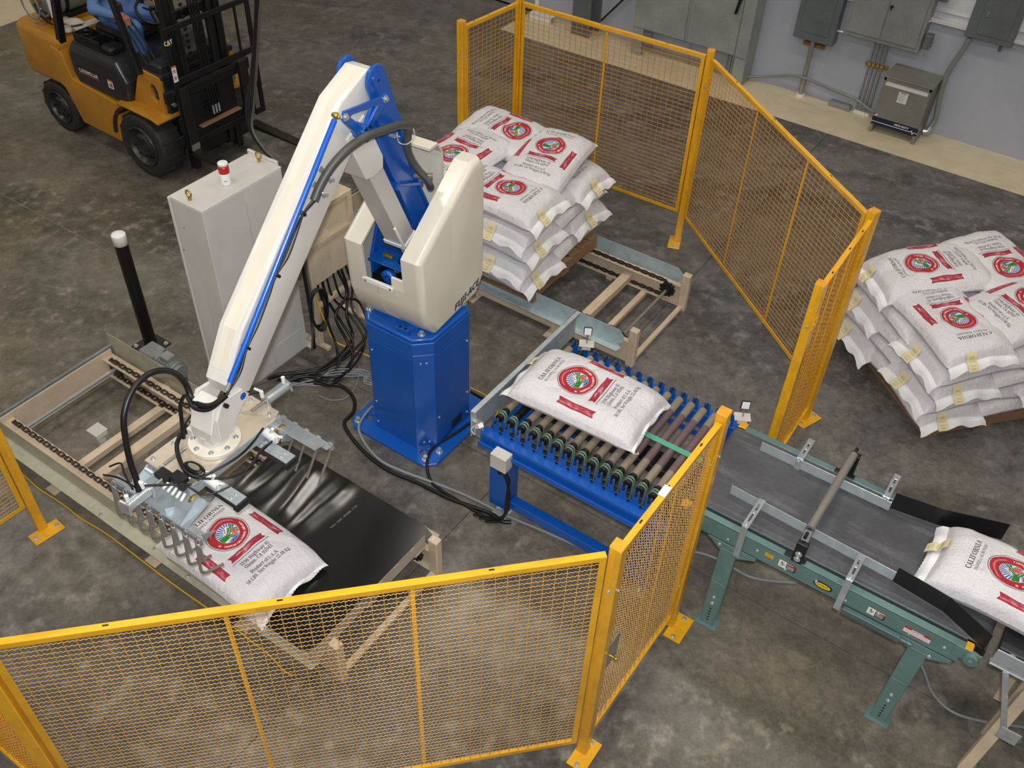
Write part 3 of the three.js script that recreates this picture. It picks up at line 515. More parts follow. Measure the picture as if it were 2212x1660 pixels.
bagStack(-3.83, .394, -5.64, 0, 'of the chain conveyor stack', ['by the open conveyor end', 'by the roller conveyor', 'by the control cabinet', 'by the wall']);
pallet('wooden pallet standing on the floor under the stacked bags outside the fence', -.26, 0, -6.6, -.714, 1.2, 1.02, M.wood);
bagStack(-.265, .132, -6.6, -.714, 'of the floor pallet stack', ['away from the fence', 'by the belt conveyor', 'by the fence', 'by the wall']);
bag('white printed almond bag lying on the rollers against the steel stop plate', null, -1.915, .905, -3.795, .05, [0, .0]);
bag('white printed almond bag lying on the black plastic sheet below the gripper', null, -3.1, .402, -1.945, -.03, [0, 0]);
bag('white printed almond bag on the belt conveyor between the black guide plates', null, .63, .915, -3.865, -.02, [0, 0]).scale.set(1, 1.05, .86);
// ------------------------------------------------------------------ chain conveyors for pallets
function chainGeo(x0, x1, y, z, w = .028) { // row of link plates and pins
  const list = [], n = Math.round((x1 - x0) / .038), L = (x1 - x0) / n;
  for (let i = 0; i < n; i++) { const x = x0 + (i + .5) * L, k = i % 2 ? w / 2 : w / 2 - .007; for (const s of [-1, 1]) list.push(bx(L * 1.12, .018, .004, x, y, z + s * k, .001)); list.push(cyl([x0 + i * L, y, z - w / 2 - .002], [x0 + i * L, y, z + w / 2 + .002], .0075, 7)); }
  return list;
}
function chainConveyor(label, zc, o) { // local x: 0 at the open end, -3.06 at the far end; rails at z = +-half
  const t = thing('chain_conveyor', label, 'conveyor', [-2.3, 0, zc]), H = .44, L = 3.06, R = .235;
  for (const s of [1, -1]) {
    const z = s * H;
    part(t, 'side_rail', [bb(-L, -.03, .03, R - .004, z + s * .014, z + s * .022, .002), bb(-L, -.03, R - .012, R - .004, z - s * .02, z + s * .014, .002), bb(-L, -.03, .03, .038, z - s * .02, z + s * .014, .002)], M.beige);
    part(t, 'end_post', bb(-.035, .035, 0, .36, z - .028, z + .028, .006), M.beige);
    const c = part(t, 'chain', chainGeo(-L + .06, -.16, R + .012, z - s * .04), M.chain, 'steel roller chain'); c.userData.kind = 'stuff';
    const c2 = part(t, 'return_chain', chainGeo(-L + .06, -.16, .1, z - s * .04), M.chain); c2.userData.kind = 'stuff';
    part(t, 'chain_track', [bb(-L, -.18, R - .012, R - .002, z - s * .07, z - s * .012, .001), bb(-L, -.18, .075, .085, z - s * .07, z - s * .012, .001)], M.beige);
    const spr = (x) => { const pts = []; for (let i = 0; i < 44; i++) { const r = i % 4 < 2 ? .072 : .06, a = i / 44 * Math.PI * 2; pts.push([x + r * Math.cos(a), R / 2 + .055 + r * Math.sin(a)]); } return prism(pts, z - s * .04 - .012, z - s * .04 + .012, .002); };
    part(t, 'sprocket', [spr(-.14), cyl([-.14, R / 2 + .055, z - s * .02], [-.14, R / 2 + .055, z - s * .075], .038, 18)], M.steeldark); part(t, 'sprocket', spr(-L + .09), M.steeldark);
    if (s > 0) part(t, 'bearing', [cyl([-.14, .17, z + .0], [-.14, .17, z + .05], .034, 16), bx(.1, .05, .02, -.14, .17, z + .01)], M.steeldark);
    // guard: upright sheet with a flange turned out at its foot
    const zg = s * (H + .055), g0 = -L + (s < 0 ? o.guardFrom || 0 : 0);
    const pts = [[g0, .2], [-.1, .2], [-.06, .24], [-.06, .3], [-.11, .345], [g0, .345]];
    part(t, 'guard_sheet', [prism(pts, zg - .0015, zg + .0015, .0007), prismY([[g0, zg], [-.09, zg], [-.06, zg + s * .03], [-.075, zg + s * .085], [g0, zg + s * .085]].map(p => p), .198, .201, .0007)], o.guardMat);
    for (const x of [-.7, -1.5, -2.5]) { part(t, 'leg', [bb(x - .03, x + .03, 0, .08, z - .025, z + .025, .004), bb(x - .03, x + .03, .08, .2, z + s * .01, z + s * .05, .003)], M.beige); part(t, 'foot_plate', bb(x - .05, x + .05, 0, .006, z - .04, z + s * .1 + .02, .002), M.beige); }
  }
  part(t, 'end_bar', bb(-.02, .02, .02, .055, -H + .028, H - .028, .004), M.beige);
  part(t, 'drive_shaft', cyl([-.14, .17, -H + .02], [-.14, .17, H - .02], .014, 14), M.steel);
  part(t, 'cross_beam', bb(-.56, -.48, .1, .17, -H + .03, H - .03, .006), M.beige); part(t, 'cross_beam', bb(-.36, -.31, .03, .08, -H + .03, H - .03, .006), M.beige);
  part(t, 'cross_beam', bb(-1.66, -1.58, .1, .17, -H + .03, H - .03, .006), M.beige); part(t, 'cross_beam', bb(-2.26, -2.18, .1, .17, -H + .03, H - .03, .006), M.beige); part(t, 'cross_beam', bb(-2.51, -2.45, .03, .085, -H + .03, H - .03, .006), M.beige);
  part(t, 'end_plate', [bb(-L - .01, -L + .0, .06, .28, -H - .02, H + .02, .003), bb(-L - .06, -L, .05, .06, -H - .02, H + .02, .003)], M.beige);
  part(t, 'end_lip', bb(-L - .03, -L - .01, .12, .3, -H - .06, H + .1, .003), M.guard);
  part(t, 'idler_shaft', cyl([-L + .09, .17, -H + .02], [-L + .09, .17, H - .02], .014, 14), M.zinc);
  bolts(t, [-.4, -1.1, -1.9].map(x => [x, .201, H + .115]), M.zinc, .008, .006);
  return t;
}
M.guardcream = new THREE.MeshPhysicalMaterial({ color: 0xcfc8af, roughness: .42, metalness: .1, map: spangleTex });
M.guardblue = new THREE.MeshPhysicalMaterial({ color: 0xc6d4d6, roughness: .4, metalness: .12, map: spangleTex });
const convA = chainConveyor('beige chain conveyor under the robot gripper, carrying the black plastic sheet', -2.305, { guardMat: M.guardcream });
const convB = chainConveyor('beige chain conveyor with steel guards carrying the stacked bags', -5.66, { guardMat: M.guardblue, guardFrom: .78 });
{ // wide foot of the guard on the near conveyor and its drive motor
  const m = thing('gear_motor', 'grey gear motor on the chain conveyor beside the black bollard', 'motor', [-5.08, 0, -2.95]);
  part(m, 'gearbox', [bb(-.13, .02, .12, .27, -.07, .07, .012), cyl([-.05, .2, .07], [-.05, .2, .12], .05, 18)], M.elecmid); part(m, 'motor_body', [cyl([.02, .19, 0], [.22, .19, 0], .072, 24), cyl([.22, .19, 0], [.25, .19, 0], .06, 24)], M.elecmid);
  for (let i = 0; i < 7; i++) part(m, 'cooling_fin', pipe([.05 + i * .023, .19, 0], [.056 + i * .023, .19, 0], .08, .072, 24), M.elecmid);
  part(m, 'terminal_box', bb(.08, .17, .25, .3, -.04, .04, .006), M.elecmid); part(m, 'mount', bb(-.12, .22, 0, .12, -.06, .04, .006), M.elecdark);
  const s = thing('motor_guard', 'bent steel sheet shielding the gear motor of the chain conveyor', 'guard', [-5.2, 0, -2.79]); part(s, 'sheet', [bb(-.2, 1.55, .1, .4, -.0015, .0015, .0007), bb(-.2, 1.55, .1, .103, 0, .05, .0007)], M.guardcream);
  single('junction_box', [bb(-4.94, -4.84, .1, .14, -2.28, -2.19, .004), bb(-4.945, -4.835, .14, .148, -2.285, -2.185, .002), cyl([-4.88, .06, -2.235], [-4.88, .1, -2.235], .012, 8), bb(-4.9, -4.86, 0, .06, -2.26, -2.21, .003)], M.lightgrey, 'small light grey junction box between the beams of the chain conveyor', 'box');
}
// pallet and black sheet on the near conveyor
pallet('weathered pallet under the black plastic sheet', -2.95, .262, -2.23, 0, 1.2, .98, M.oldwood);
{
  const lx = 1.2, lz = 1.06, nx = 120, nz = 100, g = new THREE.PlaneGeometry(lx, lz, nx, nz); g.rotateX(-Math.PI / 2); const p = g.attributes.position;
  const r = .06;
  for (let i = 0; i < p.count; i++) {
    let x = p.getX(i), z = p.getZ(i); const X = x / (lx / 2), Z = z / (lz / 2);
    // wrinkles run across the sheet from the side near the robot
    const wob = .06 * (fbm(z * 3 + 2, x * 2, 3) - .5), win = sm(-.6, -.42, z) * sm(.12, -.12, z); let rid = 0;
    for (const [xc, sl, w, a] of [[-.6, .05, .055, .012], [-.44, -.15, .065, .016], [-.3, .3, .075, .02], [-.045, .02, .065, .014]]) { const q = (x + wob - xc - sl * (z + .5) * .7) / w; rid += a * Math.exp(-q * q); }
    let y = .004 + win * rid +  .0006 * win * (fbm(x * 7, z * 7 + 4, 3) - .5) + .0005 * fbm(x * 5 + 4, z * 5, 2);
    const ex = lx / 2 - r, ez = lz / 2 - r; if (Math.abs(x) > ex && Math.abs(z) > ez) { const dx = Math.abs(x) - ex, dz = Math.abs(z) - ez, l = Math.max(dx, dz), q = Math.hypot(dx, dz); if (q > 0) { x = Math.sign(x) * (ex + dx / q * l); z = Math.sign(z) * (ez + dz / q * l); } }
    p.setXYZ(i, x, y, z);
  }
  g.computeVertexNormals(); const b = g.clone(); b.translate(0, -.002, 0); const bi = b.index.array; for (let i = 0; i < bi.length; i += 3) { const k = bi[i]; bi[i] = bi[i + 1]; bi[i + 1] = k; } b.computeVertexNormals();
  const m = new THREE.MeshPhysicalMaterial({ color: 0x0b0c0f, roughness: .25, clearcoat: 1, clearcoatRoughness: .2 });
  const t = thing('plastic_sheet', 'glossy black plastic slip sheet wrinkled over the pallet', 'sheet', [-2.95, .394, -2.24]);
  part(t, 'film', [g, b], m);
  const tf = await new FontLoader().loadAsync('fonts/droid/droid_sans_mono_regular.typeface.json'); const tg = new TextGeometry('THIS SIDE UPWARD 0144', { font: tf, size: .013, depth: .0006, curveSegments: 2, bevelEnabled: false });
  tg.center(); tg.rotateX(-Math.PI / 2); tg.rotateY(Math.PI / 2 - .04); tg.translate(.117, .0062, -.29); part(t, 'printed_line', tg, M.greycable, 'pale grey printed line');
}
// ------------------------------------------------------------------ roller conveyor
{
  const t = thing('roller_conveyor', 'blue roller conveyor with green drive belts holding one bag', 'conveyor', [-1.78 * KL, 0, -3.93 * KL]); t.scale.set(KL, 1, KL);
  const X0 = -.66, X1 = .66, top = .76, pitch = .084;
  for (const s of [1, -1]) {
    const z = s * .5;
    part(t, 'side_frame', [bb(X0, X1, .585, .655, s * .523, s * .53, .002), bb(X0, X1, .655, .665, s * .464, s * .53, .002), bb(X0, X1, .575, .585, s * .47, s * .56, .002), bb(X0, X1, .585, .61, s * .552, s * .56, .002), bb(X0, X1, .54, .665, s * .458, s * .464, .002)], M.robotblue);
    part(t, 'inner_rail', bb(X0, X1, .55, .6, s * .37 - .004, s * .37 + .004, .002), M.robotblue);
    for (let i = 0; i < 16; i++) {
      const x = X0 + .075 + i * pitch; if (x > X1) break;
      const zz = s * .47, w = .022, ht = s > 0 ? .785 : .762;
      part(t, 'axle_bracket', prism([[x - w, .665], [x + w, .665], [x + w, ht], [x + .0085, ht], [x + .0085, .74], [x - .0085, .74], [x - .0085, ht], [x - w, ht]].map(p => p), zz - .003, zz + .003, .001), M.robotblue);
      if (s > 0) part(t, 'bolt', bolt(x + pitch / 2, .678, zz + .002, .006, .006, 'z'), M.steeldark);
      if (s > 0 && i < 15) part(t, 'bracket_web', bb(x + w, x + pitch - w, .665, .69, zz - .003, zz + .003, .001), M.robotblue);
    }
    for (const x of [X0 + .12, X1 - .12]) {
      part(t, 'leg', [bb(x - .08, x + .08, .1, .7, s * .47 - .004, s * .47 + .004, .002), bb(x - .08, x - .072, .1, .7, s * .47 - s * .1, s * .47, .002), bb(x + .072, x + .08, .1, .7, s * .47 - s * .1, s * .47, .002), bb(x - .08, x + .08, .1, .108, s * .47 - s * .1, s * .47, .002)], M.robotblue);
      part(t, 'levelling_foot', [cyl([x, .006, s * .42], [x, .2, s * .42], .011, 10), bb(x - .055, x + .055, 0, .006, s * .42 - .055, s * .42 + .055, .002), cyl([x, .108, s * .42], [x, .122, s * .42], .02, 6), cyl([x, .085, s * .42], [x, .099, s * .42], .02, 6)], M.zinc);
    }
    part(t, 'stretcher', bb(X0 + .2, X1 - .2, .13, .2, s * .43 - .035, s * .43 + .035, .004), M.robotblue);
  }
  for (const x of [X0 + .05, X0 + .12, X1 - .12]) part(t, 'cross_tie', bb(x - .03, x + .03, .59, .63, -.4, .4, .004), M.robotblue);
  part(t, 'gusset', prism([[X0 + .21, .4], [X0 + .5, .585], [X0 + .21, .585]], -.45, -.442, .002), M.robotblue);
  part(t, 'cable_tray', bb(X0 + .1, X1 - .1, .5, .57, -.1, .05, .004), M.black);
  for (let i = 0; i < 15; i++) {
    const x = X0 + .075 + i * pitch, y = .75, g = [];
    const dark = i === 1, mt = dark ? M.black : (i > 9 ? M.rollerpurple : M.roller);
    const r = part(t, 'roller', [cyl([x, y, -.4], [x, y, .34], .026, 20)], mt);
    if (i > 9) for (const [a, b] of [[.2, .345], [-.405, -.27]]) part(r, 'roller_end', cyl([x, y, a], [x, y, b], .0265, 20), M.roller);
    part(r, 'axle', [cyl([x, y, -.478], [x, y, .48], .0075, 8)], M.steeldark); part(r, 'pulley', [cyl([x, y, .345], [x, y, .425], .022, 16), cyl([x, y, .425], [x, y, .435], .027, 16), cyl([x, y, .36], [x, y, .364], .027, 16)], M.rubber);
    for (const k of [.385, .405]) { const pts = [], y2 = .615; for (let a = 0; a < 10; a++) { const th = a / 9 * Math.PI; pts.push([x + .0255 * Math.cos(th), y + .0255 * Math.sin(th), k]); } for (let a = 0; a < 10; a++) { const th = Math.PI + a / 9 * Math.PI; pts.push([x + .02 * Math.cos(th), y2 + .02 * Math.sin(th), k]); } part(r, 'drive_belt', tube(pts, .0058, 44, 7, true), M.beltgreen, 'green round drive belt'); }
  }
  part(t, 'line_shaft', cyl([X0, .615, .395], [X1, .615, .395], .016, 12), M.steeldark);
  part(t, 'signal_cable', tube([[X0 + .1, .62, .5], [X0 + .3, .575, .54], [X0 + .5, .57, .541], [X0 + .75, .572, .541], [X0 + 1.0, .57, .541], [X1 - .05, .565, .54]], .004, 50, 6), M.cable); for (const x of [.0, .25, .5]) part(t, 'cable_clip', bx(.02, .01, .02, x - .15, .576, .542), M.zinc);
  part(t, 'stop_plate', [bb(X0 - .055, X0 - .05, .62, .84, -.68, .56, .001), bb(X0 - .055, X0 - .02, .835, .84, -.68, .56, .001), bb(X0 - .055, X0 - .03, .62, .84, .53, .535, .001)], M.galv, 'galvanised stop plate');
  part(t, 'stop_bracket', [bb(X0 - .05, X0 + .03, .58, .64, .5, .506, .001), bb(X0 - .045, X0 + .01, .66, .74, .507, .512, .001), bb(X0 - .05, X0 + .0, .7, .75, .512, .55, .001)], M.zinc); bolts(t, [[X0 - .0, .61, .506], [X0 + .015, .65, .512]], M.zinc, .008, .007, 'z');
  part(t, 'limit_switch', [beam([X0 - .03, .7, .53], [X0 + .02, .75, .55], .035, .03), tube([[X0 - .03, .72, .55], [X0 - .05, .68, .56], [X0 - .03, .64, .55]], .003, 14, 6)], M.plastwhite);
  part(t, 'control_box', [bb(X0 + .14, X0 + .26, .52, .64, .54, .62, .004)], M.lightgrey); part(t, 'gland', [cyl([X0 + .2, .47, .58], [X0 + .2, .52, .58], .022, 12), cyl([X0 + .22, .48, .57], [X0 + .22, .52, .57], .018, 12)], M.black); bolts(t, [[X0 + .15, .63, .62], [X0 + .25, .63, .62], [X0 + .15, .53, .62], [X0 + .25, .53, .62]], M.zinc, .004, .003, 'z');
  for (const k of [0, 1, 2]) part(t, 'power_cable', tube([[X0 + .2 + k * .01, .62, .58], [X0 + .22 + k * .012, .52, .55], [X0 + .24, .36, .53 + k * .015], [X0 + .22, .16, .52 + k * .02], [X0 + .17 - k * .03, .05, .54], [X0 + .08 - k * .05, .012, .57]], .0085, 40, 8), M.cable);
  lift(t, LIFT, ['leg', 'levelling_foot', 'stretcher', 'power_cable']);
}
single('green_tape', bb(-1.575, -1.125, .897, .901, -3.815, -3.775, .001), M.stripgreen, 'pale green flat strip lying across the rollers', 'strip');
function reflector(x, y, z, turn, label, foot) {
  const t = thing('reflector', label, 'reflector', [x, foot, z], turn);
  part(t, 'frame', bb(-.028, .028, y - foot, y - foot + .066, -.006, .006, .004), M.black); part(t, 'mirror_face', bb(-.023, .023, y - foot + .006, y - foot + .06, .006, .009, .002), new THREE.MeshPhysicalMaterial({ color: 0xfafbff, roughness: .3, clearcoat: .6 }));  // flash thrown back by the reflector is painted as a plain white face
  part(t, 'stalk', cyl([0, 0, 0], [0, y - foot, 0], .006, 8), M.steel); part(t, 'bracket', [bb(-.05, .05, 0, .008, -.035, .035, .002), bb(-.03, .03, -.03, .0, .02, .03, .002)], M.lightgrey);
}
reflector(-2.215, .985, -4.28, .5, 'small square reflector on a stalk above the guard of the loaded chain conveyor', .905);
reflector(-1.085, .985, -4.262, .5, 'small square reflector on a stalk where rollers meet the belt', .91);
// ------------------------------------------------------------------ belt conveyor
{
  const t = thing('belt_conveyor', 'teal belt conveyor with a grey belt and warning stickers', 'conveyor', [-.27 * KL, 0, -3.955 * KL]); t.scale.set(KL, 1, KL);
  const x0 = -.86, x1 = .88, r = .05, y = .73, pts = [];
  const outl = []; for (let a = 0; a <= 12; a++) { const th = -Math.PI / 2 + a / 12 * Math.PI; outl.push([x1 - r + r * Math.cos(th), y + r * Math.sin(th)]); } for (let a = 0; a <= 12; a++) { const th = Math.PI / 2 + a / 12 * Math.PI; outl.push([x0 + r + r * Math.cos(th), y + r * Math.sin(th)]); }
  const inn = outl.map(([a, b]) => [(a - .01) * .995 + .01, y + (b - y) * .92]);
  const beltTex = dataTex(512, 512, (i, j, o) => { const n = tn(i, j, 512, 6, 4), f = tn(i, j, 512, 50, 2), s = fbm(i * .004, j * .05 + 8, 3); const v = 74 + 22 * (n - .5) + 14 * (f - .5) + 14 * sm(.6, .8, s); o[0] = v; o[1] = v; o[2] = v * 1.06; }, true);
  part(t, 'belt', prism(outl, -.345, .345, .002, [inn.slice().reverse()]), new THREE.MeshPhysicalMaterial({ map: beltTex, roughness: .5 }));
  part(t, 'slider_bed', bb(x0 + .1, x1 - .1, .755, .77, -.34, .34, .002), M.tealdark);
  for (const e of [x0 + r, x1 - r]) part(t, 'pulley', cyl([e, y, -.36], [e, y, .36], r * .9, 24), M.steeldark);
  for (const s of [1, -1]) {
    part(t, 'side_rail', [bb(x0 + .04, x1 - .1, .63, .765, s * .4 - .004, s * .4 + .004, .002), bb(x0 + .04, x1 - .1, .758, .766, s * .36, s * .404, .002), bb(x0 + .04, x1 - .1, .63, .638, s * .37, s * .404, .002)], M.teal);
    part(t, 'end_bearing', [bb(x1 - .14, x1 - .01, .69, .77, s * .405 - .004, s * .405 + .004, .002), cyl([x1 - r, y, s * .39], [x1 - r, y, s * .435], .036, 18), cyl([x1 - r, y, s * .435], [x1 - r, y, s * .45], .014, 10)], M.teal);
    part(t, 'yellow_cover', bb(x1 - .1, x1 - .06, .755, .772, s * .35, s * .405, .003), M.yellow); part(t, 'yellow_cover', bb(x0 + .02, x0 + .07, .758, .774, s * .36, s * .42, .003), M.yellow);
    for (const xl of [-.5, .6]) {
      part(t, 'leg_gusset', prism([[xl - .14, .64], [xl + .16, .64], [xl + .16, .62], [xl + .05, .56], [xl - .04, .56], [xl - .09, .6]], s * .41, s * .416, .001), M.teal);
      part(t, 'leg', [bb(xl - .05, xl + .05, .1, .72, s * .418, s * .423, .002), bb(xl - .05, xl - .045, .1, .72, s * .38, s * .42, .002), bb(xl + .045, xl + .05, .1, .72, s * .38, s * .42, .002)], M.teal);
      part(t, 'leg_extension', [bb(xl - .042, xl + .042, .006, .42, s * .424, s * .428, .001), bb(xl - .07, xl + .07, 0, .006, s * .36, s * .45, .002)], M.teal);
      for (let k = 0; k < 5; k++) part(t, 'hole', cyl([xl, .05 + k * .028, s * .427], [xl, .05 + k * .028, s * .4285], .007, 10), M.black);
      bolts(t, [[xl + .06, .6, s * .42], [xl - .06, .62, s * .42], [xl, .16, s * .428], [xl, .1, s * .428]], M.zinc, .008, .006, s > 0 ? 'z' : '-z');
    }
  }
  for (const xl of [-.5, .6]) part(t, 'cross_tie', bb(xl - .02, xl + .02, .45, .5, -.4, .4, .003), M.teal);
  part(t, 'leg_brace', beam([.6, .5, .3], [.46, .74, -.1], .03, .004), M.teal);
  part(t, 'take_up_rail', [bb(.18, .5, .6, .64, .41, .44, .003), cyl([.5, .62, .425], [.56, .62, .425], .012, 10), cyl([.54, .62, .425], [.55, .62, .425], .022, 6)], M.tealdark);
  for (let k = 0; k < 9; k++) part(t, 'bolt', bolt(-.7 + k * .175, .7 - .03 * (k % 2), .404, .006, .005, 'z'), M.zinc);
  // stickers on the near rail
  const warn = (col, head, body) => printMat(256, 128, (c, w, h) => { c.fillStyle = '#e9e6df'; c.fillRect(0, 0, w, h); c.fillStyle = col; c.fillRect(112, 0, 144, 34); c.fillStyle = '#26262a'; c.fillRect(112, 34, 144, 94); c.fillStyle = '#eee'; c.font = 'bold 22px sans-serif'; c.fillText(head, 120, 26, 128); for (let i = 0; i < 4; i++) c.fillRect(122, 50 + i * 18, 118 - 14 * (i % 2), 6); c.strokeStyle = '#222'; c.lineWidth = 9; c.beginPath(); c.arc(46, 34, 9, 0, 7); c.moveTo(46, 46); c.lineTo(66, 78); c.lineTo(90, 70); c.moveTo(66, 78); c.lineTo(30, 104); c.moveTo(56, 58); c.lineTo(88, 48); c.moveTo(52, 60); c.lineTo(22, 66); c.stroke(); });
  sticker(t, 'hazard_sticker', .1, .055, warn('#c03030', 'DANGER'), [-.17, .7, .4055], [0, 0, 0]); sticker(t, 'hazard_sticker', .095, .052, warn('#d87a20', 'WARNING'), [.34, .69, .4055], [0, 0, 0]);
  sticker(t, 'yellow_sticker', .05, .03, printMat(96, 60, (c, w, h) => { c.fillStyle = '#e8a818'; c.fillRect(0, 0, w, h); c.fillStyle = '#7a5a10'; for (let i = 0; i < 4; i++) c.fillRect(12, 10 + i * 12, 72, 3); }), [-.28, .71, .4055], [0, 0, 0]);
  sticker(t, 'warning_sticker', .14, .05, printMat(420, 150, (c, w, h) => { c.fillStyle = '#e6e2e0'; c.fillRect(0, 0, w, h); c.fillStyle = '#c22a2e'; c.fillRect(0, 0, w, 44); c.fillRect(0, 134, w, 16); c.fillStyle = '#fff'; c.font = 'bold 40px sans-serif'; c.textAlign = 'center'; c.fillText('WARNING', w / 2, 37); c.fillStyle = '#999'; for (let i = 0; i < 4; i++) c.fillRect(24, 56 + i * 19, 370, 6); }), [.56, .69, .4055], [0, 0, 0], 'white and red warning sticker');
  const oval = prism(circ(.035, .69, 1, 32).map(p => [.04 + (p[0] - .035) * .055, .69 + (p[1] - .69) * .026]), .404, .406, .0005), ov = part(t, 'maker_badge', oval, M.black); sticker(t, 'maker_badge_face', .088, .036, printMat(352, 144, (c, w, h) => { c.fillStyle = '#16161a'; c.fillRect(0, 0, w, h); c.fillStyle = '#e6c51e'; c.beginPath(); c.ellipse(w / 2, h / 2, w / 2, h / 2, 0, 0, 7); c.fill(); c.fillStyle = '#2b2712'; c.font = 'bold 64px sans-serif'; c.textAlign = 'center'; c.fillText('HYTROL', w / 2, 94, 260); }), [.04, .69, .4065], [0, 0, 0], 'yellow oval badge');
  // guides
  const sheet = (a, b, h0, h1, m, n) => { const g = prism([[0, h0], [1, h0], [1, h1], [0, h1]].map(([u, v]) => [u * Math.hypot(b[0] - a[0], b[1] - a[1]), v]), -.0015, .0015, .0007); g.rotateY(Math.atan2(-(b[1] - a[1]), b[0] - a[0])); g.translate(a[0], 0, a[1]); part(t, n, g, m); };
  sheet([-.64, -.235], [.16, -.235], .79, .86, M.galv, 'side_guide'); sheet([-.64, .19], [.35, .23], .79, .86, M.galv, 'side_guide');
  sheet([.16, -.26], [.42, -.3], .79, .92, M.black, 'guide_plate'); sheet([.42, -.3], [.75, -.41], .79, .92, M.black, 'guide_plate'); sheet([.34, .235], [.62, .265], .79, .91, M.black, 'guide_plate'); sheet([.62, .265], [.86, .37], .79, .91, M.black, 'guide_plate');
  const slotBar = (x, z0, z1) => { part(t, 'guide_arm', prismY([[x - .02, z0], [x + .02, z0], [x + .02, z1], [x - .02, z1]], .862, .867, .001, [[[x - .007, Math.min(z0, z1) + .04], [x + .007, Math.min(z0, z1) + .04], [x + .007, Math.max(z0, z1) - .04], [x - .007, Math.max(z0, z1) - .04]]]), M.zinc); const s = Math.sign(z1); part(t, 'guide_upright', [bb(x - .018, x + .018, .6, .862, z1 - .003, z1 + .003, .001)], M.zinc); part(t, 'bolt', bolt(x, .867, (z0 + z1) / 2, .009, .008), M.zinc); part(t, 'bolt', bolt(x, .867, z1 - s * .02, .008, .007), M.zinc); };
  slotBar(-.45, .19, .43); slotBar(.15, .225, .43); slotBar(-.4, -.43, -.235); slotBar(.12, -.46, -.25);
  // hold down roller
  for (const s of [1, -1]) { part(t, 'roller_bracket', [bb(-.21, -.09, .765, .775, s * .38 - .02, s * .38 + .02, .002), bb(-.165, -.105, .775, .93, s * .4 - .02, s * .4 + .02, .003), beam([-.135, .9, s * .4], [-.14, .96, s * .33], .045, .03)], M.black); part(t, 'bolt', bolt(-.135, .85, s * .42, .012, .008, s > 0 ? 'z' : '-z'), M.zinc); part(t, 'bolt', bolt(-.135, .81, s * .42, .012, .008, s > 0 ? 'z' : '-z'), M.zinc); }
  part(t, 'hold_down_roller', [cyl([-.14, .955, -.36], [-.14, .955, .3], .024, 20), cyl([-.14, .955, .3], [-.14, .955, .32], .026, 20)], M.steel, 'worn steel tube roller'); part(t, 'roller_axle', cyl([-.14, .955, -.42], [-.14, .955, .39], .01, 10), M.black);
  lift(t, LIFT, ['leg', 'leg_extension', 'hole', 'cross_tie', 'leg_brace']);
}
{ // the next conveyor at the edge, with crossed beige legs
  const t = thing('feed_conveyor', 'feed conveyor with dark side rails on beige splayed legs', 'conveyor', [.62 * KL, 0, -3.955 * KL]);
  part(t, 'belt_bed', bb(.03, 1.6, .74, .79, -.3, .3, .006), M.charcoal); for (const s of [1, -1]) { part(t, 'side_rail', [bb(.02, 1.6, .72, .84, s * .36 - .004, s * .36 + .004, .002), bb(.02, 1.6, .72, .728, s * .33, s * .37, .002)], M.galv); part(t, 'leg', beam([.2, 0, s * .42], [.29, .84, s * .17], .06, .05, [0, 0, 1], .004), M.beige); part(t, 'leg', beam([.25, 0, s * .13], [.24, .84, s * .24], .05, .04, [0, 0, 1], .004), M.beige); part(t, 'tie_bar', [beam([.1, .74, s * .385], [.24, .34, s * .39], .03, .006, [0, 0, 1]), bx(.1, .1, .006, .27, .34, s * .42)], M.galv); part(t, 'foot', [bx(.08, .008, .09, .22, .004, s * .4), cyl([.2, .008, s * .4], [.2, .03, s * .4], .009, 8)], M.zinc); }
  part(t, 'axle', cyl([.1, .76, -.33], [.1, .76, .33], .025, 14), M.steel);
  lift(t, LIFT, ['leg', 'foot']);
}
